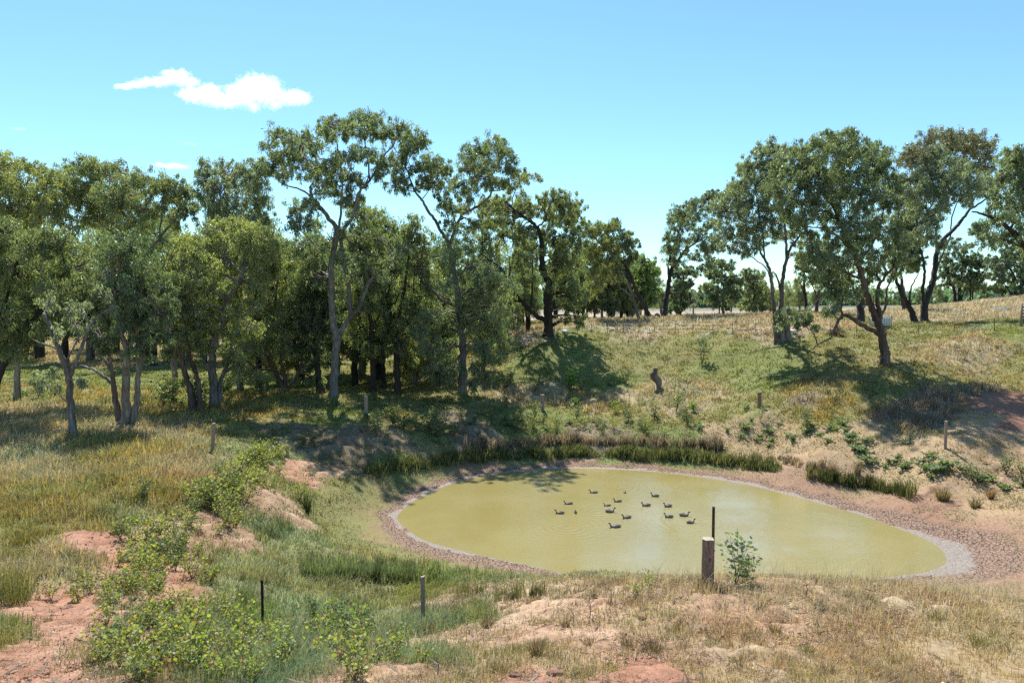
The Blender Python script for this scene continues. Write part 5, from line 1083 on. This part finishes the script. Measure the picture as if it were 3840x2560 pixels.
# wire fence across the slope: one thing, its pickets and wires are parts
fp = [(2165,1251),(2217,1251),(2278,1250),(2338,1250),(2395,1250),(2457,1250),(2533,1250),(2598,1250),(2673,1251),(2746,1251),(2834,1255),(2905,1256),(3112,1256),(3214,1256),(3325,1258),(3446,1261),(3577,1249),(3730,1241),(3900,1236)]
pts = [ground_at(a, b_, y0=30) for a, b_ in fp]
fe = empty('wire_fence', pts[8], 'long rusty wire fence on thin steel posts running across the top of the slope', 'fence')
O = np.array(pts[8]); tops = []
for i, p in enumerate(pts):
    h = 1.1*(1+.06*math.sin(i*2.3)); ln = [0, .02, -.02, 0, .03, -.16, 0, 0, .02, 0, -.03, 0, .02, -.06, 0, -.08, .06, -.07, 0][i]
    q = np.array(p)-O; mb = MB(); mb.tube([q+[0, 0, -.3], q+[ln*.5, 0, h*.5], q+[ln*h, 0, h]], .03, 5); mb.build('post', M_rust, fe)
    tops.append((q, ln, h))
for f_ in (.95, .6, .3):
    mb = MB(); P = []
    for i, (q, ln, h) in enumerate(tops):
        P.append(q+np.array([ln*h*f_, -.03, h*f_]))
        if i < len(tops)-1:
            n_ = tops[i+1]; m_ = (P[-1]+n_[0]+np.array([n_[1]*n_[2]*f_, -.03, n_[2]*f_]))/2; P.append(m_-np.array([0, 0, .03]))
    mb.tube(P, .0045, 3); mb.build('wire', M_wire, fe)

# ---- twisted hollow stump on the slope
x, y, z = ground_at(2470, 1456, y0=54)
M_st = bark_material("stump_wood", (.10, .08, .065), (.22, .18, .145), (.34, .29, .24), 9)
rt = empty('hollow_stump', (x, y, z), 'twisted grey hollow stump shaped like an S on the grassy slope', 'stump')
m_ = y/F/4.48; mb = MB()
L_ = [(2105,1400,.42),(2105,1365,42),(2108,1320,44),(2108,1275,54),(2092,1235,64),(2062,1195,60),(2042,1150,52),(2042,1100,40),(2046,1060,36),(2048,1018,37)]
P = [((a-2105)*m_, 0, (1365-b_)*m_) for a, b_, r in L_]; R = [(r if r > 1 else 44)*m_ for a, b_, r in L_]
mb.tube(P, R, 16, cap=False, jit=.12)
P2 = [((a-2105)*m_, -.02, (1365-b_)*m_) for a, b_, r in [(2090,1240,0),(2030,1215,0),(1996,1170,0),(1990,1120,0),(2000,1085,0)]]
mb.tube(P2, [.12*1, 38*m_, 36*m_, 32*m_, 10*m_], 12, jit=.1)
mb.build('stump_body', M_st, rt)
mb = MB(); tp = np.array(P[-1]); mb.tube([tp+[0, 0, .01], tp-[0, 0, .25]], [30*m_, 24*m_], 14, cap=True); mb.build('hollow_shade', M_black, rt)  # solid black plug stands in for the shade inside the stump
mb = MB(); a = np.arange(16)*2*math.pi/16; ro, ri = 38*m_, 29*m_
V = [(tp[0]+math.cos(q)*ro, tp[1]+math.sin(q)*ro, tp[2]) for q in a]+[(tp[0]+math.cos(q)*ri, tp[1]+math.sin(q)*ri, tp[2]+.02) for q in a]
mb.add(V, [[j, (j+1) % 16, 16+(j+1) % 16, 16+j] for j in range(16)]); mb.build('rim', M_endg, rt)

# ---- white caged liquid tank under the trees
M_tank = simple("white_plastic", (.72, .74, .76), .4, 0, .05); M_cage = simple("dark_cage_bars", (.05, .055, .07), .5, .6, .1)
x, y, z = ground_at(3301, 1228, y0=50)
rt = empty('tank', (x, y, z), 'white plastic liquid tank in a dark cage, behind the trunk of the lone slope gum', 'tank'); rt.name = 'caged_liquid_tank'
mb = MB(); wx, wy, hz = .82, .5, 1.02
r_ = .08; ring = []
for zq, sc_ in ((.16, .94), (.2, 1), (hz-.05, 1), (hz, .92)):
    ring.append(np.array([(sx*(wx-r_)*sc_+math.cos(q)*r_, sy*(wy-r_)*sc_+math.sin(q)*r_, zq) for sx, sy, q0 in ((1,1,0),(-1,1,90),(-1,-1,180),(1,-1,270)) for q in [math.radians(q0+d) for d in (0, 30, 60, 90)]]))
mb.loft(ring); mb.build('tank_body', M_tank, rt, False)
mb = MB()
for zq in np.linspace(.2, hz+.02, 5):
    e = .025; mb.tube([(-wx-e, -wy-e, zq), (wx+e, -wy-e, zq), (wx+e, wy+e, zq), (-wx-e, wy+e, zq), (-wx-e, -wy-e, zq)], .014, 4)
for xq in np.linspace(-wx, wx, 8):
    for s_ in (-1, 1): mb.tube([(xq, s_*(wy+.03), .14), (xq, s_*(wy+.03), hz+.03)], .014, 4)
for yq in np.linspace(-wy, wy, 5):
    for s_ in (-1, 1): mb.tube([(s_*(wx+.03), yq, .14), (s_*(wx+.03), yq, hz+.03)], .014, 4)
mb.build('cage', M_cage, rt)
mb = MB()
for yq in (-.42, 0, .42): mb.box((-wx, yq-.05, 0), (wx, yq+.05, .09))
mb.box((-wx-.02, -wy-.02, .092), (wx+.02, wy+.02, .135)); mb.build('pallet', M_wood, rt, False)
mb = MB(); mb.tube([(0, 0, hz-.01), (0, 0, hz+.06)], [.09, .09], 14); mb.build('cap', M_black, rt)
mb = MB(); mb.box((wx+.04, -.1, .55), (wx+.13, .08, .68)); mb.box((wx+.04, -.5, hz-.04), (wx+.12, -.3, hz+.06)); mb.build('fitting', M_black, rt, False)

# ---- red grain auger lying in the far grass
M_redp = simple("faded_red_paint", (.42, .035, .03), .5, .1, .2); M_tyre = simple("tyre_rubber", (.02, .02, .02), .8)
Ya = 92; xa, xb = (2806-1920)/F*Ya, (2990-1920)/F*Ya
za = float(W(2806, 1180, Ya)[2]); zb = float(W(2990, 1165, Ya)[2])
rt = empty('grain_auger', (xa, Ya, float(Zt([xa], [Ya])[0])), 'long red auger boom lying in the dry grass behind the fence', 'auger')
O = np.array(rt.location); p0 = np.array([xa, Ya, za])-O; p1 = np.array([xb, Ya+1.2, zb])-O
mb = MB(); mb.tube([p0, p0+(p1-p0)*.5, p1], .11, 12); mb.build('boom_tube', M_redp, rt)
mb = MB(); mb.tube([p0+[-.1, 0, 0], p0+[-.75, -.05, -.05]], [.2, .24], 12); mb.tube([p0+[-.7, 0, -.05], p0+[-.9, 0, -.35]], [.18, .1], 8); mb.build('intake', M_black, rt)
mb = MB(); mb.tube([p0+[.2, -.12, .16], p1+[0, -.12, .16]], .03, 6)
for f_ in (.1, .35, .6, .85): mb.tube([p0+(p1-p0)*f_, p0+(p1-p0)*f_+[0, -.12, .17]], .02, 4)
mb.build('brace', M_redp, rt)
zg = -(p0+(p1-p0)*.7)[2]
for s_ in (-.5, .5):
    mb = MB(); q = p0+(p1-p0)*.7; g = float(Zt([O[0]+q[0]], [Ya])[0])-O[2]
    mb.tube([(q[0], q[1]+s_-.08, g+.3), (q[0], q[1]+s_+.08, g+.3)], .3, 16); mb.build('wheel', M_tyre, rt)
    mb = MB(); mb.tube([(q[0], q[1]+s_, g+.3), (q[0], q[1], q[2])], .03, 5); mb.build('axle_strut', M_redp, rt)

# ---- small things on the top of the slope
def log(P, r0, r1, label, mat=M_dead, name='fallen_branch', cat='branch', twigs=(), y0=40, lift=.05):
    G = [np.array(ground_at(a, b_, y0=y0)) for a, b_ in P]
    for g in G: g[2] += lift
    mb = MB(); S = smooth_path(G, 5, .02, np.random.default_rng(int(P[0][0]))); mb.tube(S, np.linspace(r0, r1, len(S)), 7, jit=.2)
    for i, d in twigs: mb.tube([S[i], S[i]+np.array(d)*.5, S[i]+np.array(d)], [r1, r1*.7, r1*.3], 5)
    o = mb.build(name, mat, None, True, G[0]); o.location = G[0]; return tag(o, label, cat)
log([(2927,1300),(2893,1305),(2862,1310),(2830,1320),(2796,1327)], .06, .03, 'long pale bare branch lying on the green slope', twigs=[(8, (-.2, -.3, .15))])
log([(3005,1333),(2990,1338),(2978,1342)], .05, .02, 'short pale stick lying on the slope below the low limb', twigs=[(4, (.2, 0, .2))])
M_pipe = simple("grey_white_pipe", (.62, .62, .60), .5, .1, .1)
log([(3440,1190),(3480,1189),(3515,1188)], .07, .07, 'white pipe lying beside the tall forked gum', M_pipe, 'white_pipe', 'pipe')
log([(2731,1250),(2780,1252),(2800,1253)], .045, .045, 'left one of two pale poles lying along the foot of the fence', M_pipe, 'pale_pole', 'pole')
log([(2804,1252),(2840,1252),(2868,1253)], .045, .045, 'right one of two pale poles lying along the foot of the fence', M_pipe, 'pale_pole', 'pole')
log([(2640,1239),(2760,1238),(2890,1236)], .03, .03, 'long rusty pipe lying in the dry grass along the fence', simple("rusty_red_pipe", (.36, .13, .09), .8, .1, .3), 'rusty_pipe', 'pipe', y0=50)
log([(3785,1150),(3825,1150)], .06, .06, 'thin white pipe in the dry grass near the gate', M_pipe, 'white_pipe', 'pipe', y0=60)
for k, (a, b_, c_, d_) in enumerate([(2285,1243,2303,1239), (2335,1229,2378,1236), (2330,1232,2352,1240), (2345,1226,2374,1227), (2360,1233,2380,1240)]):
    log([(a, b_), ((a+c_)/2, (b_+d_)/2-.5), (c_, d_)], .1, .07, 'pale weathered timber '+['lying apart at the left of the heap', 'lying longest across the heap', 'at the near left of the heap', 'at the back of the heap', 'at the near right of the heap'][k]+' by the fence', name='old_timber', cat='timber', y0=45, lift=.1)
def rock(px, py, s, label, mat, name='rock', y0=45, cat=None):
    x, y, z = ground_at(px, py, y0=y0); bm = bmesh.new(); bmesh.ops.create_icosphere(bm, subdivisions=3, radius=1)
    sd_ = int(px)
    for v in bm.verts:
        n_ = 1+.45*float(fbm(v.co.x*1.3+v.co.z+5, v.co.y*1.3+v.co.z*.7, 3, sd_)); v.co = Vector((v.co.x*s[0]*n_, v.co.y*s[1]*n_, v.co.z*s[2]*n_))
    me = bpy.data.meshes.new(name); bm.to_mesh(me); bm.free(); me.materials.append(mat)
    for p_ in me.polygons: p_.use_smooth = True
    o = bpy.data.objects.new(name, me); C.objects.link(o); o.location = (x, y, z+s[2]*.35); return tag(o, label, cat or name.replace('_', ' '))
M_rock = simple("pale_rock", (.42, .37, .32), .9, 0, .3, 6, .05); M_clod = simple("red_clod", (.24, .125, .08), .95, 0, .45, 9, .06); M_cloth = simple("white_sheet", (.75, .75, .75), .6)
rock(2118, 1246, (.42, .3, .2), 'white feed bag lying on the grass right of the stout gum', M_cloth, 'white_bag', cat='bag')
rock(2218, 1242, (.24, .2, .22), 'round brown rock with a sunlit top by the fence', M_rock)
rock(3535, 1187, (.38, .3, .2), 'brown log end lying in the grass right of the white pipe', simple("log_end", (.2, .14, .1), .9), 'log_end', cat='log')
rock(2435, 1248, (.3, .25, .12), 'flat grey rock at the foot of the fence', M_rock)
CG = 'clods of red earth at the bottom of the picture'
for k, (a, b_, s) in enumerate([(1185,1552,.13),(1272,1549,.15),(1500,1476,.13),(1432,1456,.09),(1475,1420,.12),(1400,1430,.07),(1345,1500,.07),(1560,1540,.09),(1390,1512,.06)]):
    rock(a*1.6327, b_*1.6327, (s*.75, s*.6, s*.4), 'crumbly red-brown clod '+['on the bottom edge, the left one of the big pair', 'on the bottom edge, the right one of the big pair', 'beside the broad ragged tussock', 'up the bank from the wide low tussock', 'highest on the sandy bank', 'small, left of the highest clod', 'small, below the wide low tussock', 'by the bottom edge right of the big pair', 'smallest, between two brown tussocks'][k], M_clod, 'earth_clod', y0=7).__setitem__("group", CG)

# small white hive-like box with a pitched lid
x, y, z = ground_at(2976, 1251, y0=50)
rt = empty('white_box', (x, y, z), 'small white box with a pitched lid on the slope right of the grey gum', 'box')
mb = MB(); mb.box((-.24, -.2, 0), (.24, .2, .25)); mb.build('box_body', M_cloth, rt, False)
mb = MB(); mb.add([(-.28,-.24,.252),(.28,-.24,.252),(.28,.24,.252),(-.28,.24,.252),(-.28,0,.38),(.28,0,.38)], [[3,2,1,0],[0,1,5,4],[2,3,4,5],[1,2,5],[3,0,4]]); mb.build('lid', M_pipe, rt, False)

# timber gate at the right edge
x, y, z = ground_at(3829, 1222, y0=45)
rt = empty('timber_gate', (x, y, z), 'dark timber gate with a stout post at the right edge of the picture', 'gate')
mp_ = y/F; hh = 84*mp_
mb = MB(); mb.tube([(0, 0, -.3), (0, 0, hh)], .1, 10, jit=.08); mb.build('gate_post', M_wood, rt)
M_dw = simple("dark_timber", (.10, .08, .065), .9, 0, .4, 12, .01, (.5, 4, 4))
for k in range(6):
    zq = .22+k*(hh-.5)/5.4; mb = MB(); mb.box((.12, -.03, zq), (3.0, .03, zq+.13)); mb.build('rail', M_dw, rt, False)
mb = MB(); mb.box((.2, -.075, .16), (.32, -.035, hh-.2)); mb.box((2.8, -.075, .16), (2.92, -.035, hh-.2)); mb.build('upright', M_dw, rt, False)
mb = MB(); mb.tube([(3.2, 0, -.3), (3.2, 0, hh)], .1, 10, jit=.08); mb.build('gate_post', M_wood, rt)
# blue poly pipe coil
x, y, z = ground_at(3790, 1163, y0=60); mb = MB()
for k in range(3):
    a = np.linspace(0, 6.283, 30); mb.tube(np.stack([np.cos(a)*(1.2+.12*k), np.sin(a)*(.9+.1*k), .12+.06*np.sin(a*3+k)], -1), .035, 5, cap=False)
o = mb.build('blue_hose_coil', simple("blue_poly", (.05, .28, .50), .4)); o.location = (x, y, z); tag(o, 'blue poly pipe coil lying in dry grass near the gate', 'hose')
mb = MB(); mb.tube([(-3.0, 0, .12), (-1.6, .1, .3), (-.2, .1, .28)], .06, 6); o = mb.build('pale_hose', simple("pale_green_hose", (.5, .62, .55), .5)); o.location = (x, y, z+.0); tag(o, 'pale green pipe length lying beside the blue coil', 'hose')
# brush pile behind the low limb
x, y, z = ground_at(3138, 1256, y0=50); mb = MB(); rg = np.random.default_rng(9)
for k in range(150):
    a = rg.uniform(0, 6.28); r_ = rg.uniform(0, .8); q = np.array([math.cos(a)*r_, math.sin(a)*r_, rg.uniform(0, .9)*(1-r_*.9)]); d = rg.normal(0, 1, 3)*np.array([.4, .4, .22]); mb.tube([q-d*.5, q+rg.normal(0, .04, 3), q+d*.5], [.02, .015, .008], 4)
o = mb.build('brush_pile', simple("dead_brush", (.13, .07, .055), .9)); o.location = (x, y, z); tag(o, 'rounded pile of reddish dead brush behind the low bent limb', 'brush pile')
x, y, z = ground_at(1960, 1300, y0=50); mb = MB()
for k in range(220):
    q = rg.normal(0, 1, 3)*np.array([1.4, .8, .0])+np.array([0, 0, abs(rg.normal(0, .7))]); d = rg.normal(0, 1, 3)*np.array([.9, .5, .35]); mb.tube([q-d*.5, q+rg.normal(0, .08, 3), q+d*.5], [.03, .02, .008], 4)
o = mb.build('brush_pile', M_dead); o.location = (x, y, z); tag(o, 'grey heap of fallen twiggy branches left of the stout gum', 'brush pile')
# dead sapling and dead stalk near the camera
def dead_sap(dx, dy, h, nb_, label, seed, spread=.35):
    x, y, z = ground_at(dx*1.6327, dy*1.6327); rg = np.random.default_rng(seed); mb = MB()
    S = smooth_path([(0, 0, -.05), (.02, 0, h*.5), (-.03, .02, h)], 6, .006, rg); mb.tube(S, np.linspace(.012, .004, len(S)), 6)
    for k in range(nb_):
        q = S[rg.integers(2, len(S)-1)]; a = rg.uniform(0, 6.28); l = h*spread*rg.uniform(.3, 1); e = q+np.array([math.cos(a)*l, math.sin(a)*l, l*.8]); mb.tube([q, (q+e)/2+rg.normal(0, .015, 3), e], [.006, .004, .002], 4)
    o = mb.build('dead_sapling', M_dead); o.location = (x, y, z); return tag(o, label, 'dead sapling')
dead_sap(1354, 1420, .46, 12, 'bare grey dead sapling on the near bank below the ducks', 1)
dead_sap(1004, 1550, .28, 10, 'small dark dead stalk at the bottom, right of the shrubs', 2, .2)
dead_sap(1315, 1432, .25, 8, 'short dead stick left of the bare grey dead sapling', 3)
dead_sap(1850, 1372, .4, 9, 'thin dead twig standing on the near right bank', 4)

# ------------------------------------------------------------------ ducks
M_db = simple("duck_grey_plumage", (.17, .15, .135), .7, 0, .35, 30); M_dh = simple("duck_dark_brown", (.035, .025, .02), .6, 0, .3, 40); M_bill = simple("dark_bill", (.04, .035, .03), .4); M_blk = simple("duck_black_tail", (.015, .014, .013), .5); M_dw2 = simple("duck_wing", (.24, .22, .205), .6, 0, .4, 26)
def duck_proto():
    root = bpy.data.objects.new('duck', None); C.objects.link(root)
    k = 14
    def ring(c, d, ry, rz):
        d = np.array(d, float); d /= np.linalg.norm(d); up = np.cross(d, (0, 1, 0)); up /= np.linalg.norm(up); up = up if up[2] > 0 or abs(up[2]) < .3 else -up
        a = np.arange(k)*2*math.pi/k
        return np.array(c)+np.cos(a)[:, None]*np.array([0, ry, 0])+np.sin(a)[:, None]*up*rz
    # body faces -x; one skin from tail to crown
    R = [((.245,0,.085),(-1,0,-.3),.008,.004),((.215,0,.072),(-1,0,-.25),.03,.014),((.16,0,.052),(-1,0,-.2),.062,.038),((.09,0,.038),(-1,0,0),.088,.062),((.0,0,.03),(-1,0,0),.098,.074),((-.08,0,.032),(-1,0,.1),.09,.072),((-.14,0,.045),(-1,0,.4),.066,.056),((-.172,0,.075),(-.7,0,1),.042,.038),((-.186,0,.112),(-.35,0,1),.030,.028),((-.194,0,.146),(-.3,0,1),.027,.026),((-.205,0,.172),(-.7,0,1),.031,.033),((-.225,0,.186),(-1,0,.2),.033,.035),((-.25,0,.183),(-1,0,-.1),.027,.027),((-.266,0,.176),(-1,0,-.2),.013,.013)]
    mb = MB(); rings = [ring(*r) for r in R]; mb.loft(rings)
    o = mb.build('body', M_db, root); o.data.materials.append(M_dh); o.data.materials.append(M_blk)
    mi = np.zeros(len(o.data.polygons), np.int32)
    cx = np.array([p.center[:] for p in o.data.polygons]); mi[(cx[:, 2] > .085) & (cx[:, 0] < -.12)] = 1; mi[cx[:, 0] > .19] = 2
    o.data.polygons.foreach_set("material_index", mi)
    for s_ in (-1, 1):
        mb = MB(); P = []
        for t_, w_ in zip(np.linspace(0, 1, 7), (.01, .036, .043, .042, .034, .02, .004)):
            P.append((np.array([-.09+.31*t_, s_*(.088-.075*t_**1.5), .075+.02*t_]), w_))
        rr = []
        for c, w_ in P:
            a = np.arange(8)*2*math.pi/8; rr.append(c+np.stack([0*a, np.cos(a)*w_*.35*1, np.sin(a)*w_], -1))
        mb.loft(rr); mb.build('wing', M_dw2, root)
    mb = MB(); mb.loft([ring((-.262,0,.176),(-1,0,-.2),.012,.011), ring((-.28,0,.170),(-1,0,-.2),.011,.007), ring((-.298,0,.165),(-1,0,-.1),.009,.003)]); mb.build('bill', M_bill, root)
    for s_ in (-1, 1):
        bm = bmesh.new(); bmesh.ops.create_icosphere(bm, subdivisions=1, radius=.0045); me = bpy.data.meshes.new('eye'); bm.to_mesh(me); bm.free(); me.materials.append(M_blk)
        e = bpy.data.objects.new('eye', me); link(e, root); e.location = (-.238, s_*.030, .190)
    return root
dk = duck_proto()
dl = [(812,285,0,1.05,'leftmost of the back ducks, swimming left'), (1153,283,95,.72,'small duck at the back, turned away with its tail to us'), (1490,325,-8,1.0,'duck at the back right, swimming left ahead of a ripple'), (535,408,5,1.05,'duck swimming left, second from the left'),
      (1078,383,0,1.0,'duck swimming left just below the small turned-away duck'), (962,428,5,.85,'smaller brown duck swimming left in the middle of the flock'), (1392,428,0,1.1,'large pale-backed duck swimming left, right of the middle'), (1632,438,8,1.0,'brown duck swimming left at the right of the flock'),
      (440,513,-4,1.05,'leftmost duck of all, swimming left'), (612,503,80,.85,'duck turned away beside the leftmost one'), (990,498,180,1.1,'duck swimming right near the middle of the flock'), (1178,562,10,1.1,'duck swimming left, right of the front one'),
      (1642,555,-6,1.0,'dark duck swimming left, lower right of the flock'), (1808,540,175,1.1,'duck swimming right, rightmost but one'), (1050,663,3,1.25,'nearest duck, with its tail raised, swimming left'), (1880,618,195,.95,'rightmost duck, swimming right, closest to the thick post')]
for i, (a, b_, rot, s_, lab) in enumerate(dl):
    px, py = a/2.94+1950, b_/2.94+1750; u, t_ = ray(px, py); Y = -H/float(t_)
    if i == 0: o = dk
    else:
        o = dk.copy(); C.objects.link(o)
        for ch in dk.children:
            c = ch.copy(); c.parent = o; C.objects.link(c)
    o.location = (float(u)*Y, Y, -.012); o.rotation_euler = (0, 0, math.radians(rot+rng.uniform(-6, 6))); o.scale = (s_, s_, s_*rng.uniform(.85, 1.15))
    tag(o, 'dark-headed '+lab if not lab.startswith(('small', 'large', 'dark', 'brown')) else lab, 'duck', 'ducks swimming on the pond')

# ------------------------------------------------------------------ clouds
def cloud(blobs, dist, dens, label, depth=.6):
    B_ = [(x/2.767+400, y/2.767+200, rx/2.767, ry/2.767) for x, y, rx, ry in blobs]
    cx = sum(b[0] for b in B_)/len(B_); cy = sum(b[1] for b in B_)/len(B_)
    c = W(cx, cy, dist); mpp = dist/F; E_ = []
    for x, y, rx, ry in B_:
        p_ = W(x, y, dist)-c; E_.append((p_, (rx*mpp*1.14, max(rx, ry)*mpp*depth, ry*mpp*1.16)))
    lo = np.min([p_-np.array(r)*1.5 for p_, r in E_], 0); hi = np.max([p_+np.array(r)*1.5 for p_, r in E_], 0)
    mb = MB(); mb.box(tuple(lo), tuple(hi))
    m = bpy.data.materials.new("cloud_vapour"); m.use_nodes = True; t = m.node_tree; t.nodes.clear()
    out = nd(t, "ShaderNodeOutputMaterial"); pv = nd(t, "ShaderNodeVolumePrincipled"); t.links.new(pv.outputs[0], out.inputs["Volume"])
    pv.inputs["Color"].default_value = (1, 1, 1, 1); pv.inputs["Anisotropy"].default_value = .6
    co = objco(t); cur = None
    for p_, r in E_:
        s = nd(t, "ShaderNodeVectorMath", operation='SUBTRACT'); t.links.new(co, s.inputs[0]); s.inputs[1].default_value = tuple(p_)
        d = nd(t, "ShaderNodeVectorMath", operation='DIVIDE'); t.links.new(s.outputs[0], d.inputs[0]); d.inputs[1].default_value = r
        l = nd(t, "ShaderNodeVectorMath", operation='LENGTH'); t.links.new(d.outputs[0], l.inputs[0])
        f = math_n(t, 'SUBTRACT', 1.0, l.outputs["Value"]); cur = f if cur is None else math_n(t, 'SMOOTH_MAX', cur, f, .25)
    sz = float(np.mean([r[0] for _, r in E_]))
    n1 = noise(t, 1.9/sz, 7, co, .66)
    v = math_n(t, 'ADD', cur, math_n(t, 'MULTIPLY', math_n(t, 'SUBTRACT', n1, .5), 2.3))
    v = math_n(t, 'MULTIPLY', math_n(t, 'SUBTRACT', v, -.05), 1.1)
    v = math_n(t, 'MINIMUM', math_n(t, 'MAXIMUM', v, 0.0), 1.0); v = math_n(t, 'MULTIPLY', v, dens)
    t.links.new(v, pv.inputs["Density"])
    o = mb.build('cloud', m, None, False); o.location = tuple(float(q) for q in c)
    return tag(o, label, 'cloud')
cloud([(180,350,95,30),(300,325,90,34),(400,300,95,44),(560,295,110,52),(740,255,130,75),(870,300,90,50),(620,205,60,30),(880,430,130,75),(1040,420,140,95),(1210,490,170,70),(1400,440,170,110),(1540,380,180,145),(1700,400,120,140),(1950,465,150,72),(1750,530,70,55),(1530,560,70,50)], 900, .14, 'large bright white cloud high over the left trees')
cloud([(560,1160,80,26),(680,1170,110,30),(790,1180,80,24)], 900, .09, 'small flat white cloud just above the left treetops')
cloud([(830,935,45,14),(900,945,50,14)], 900, .03, 'tiny wisp of cloud between the large cloud and the treetops')
cloud([(-950,780,55,12),(-880,785,60,14)], 900, .04, 'thin wisp of cloud at the far left of the sky')
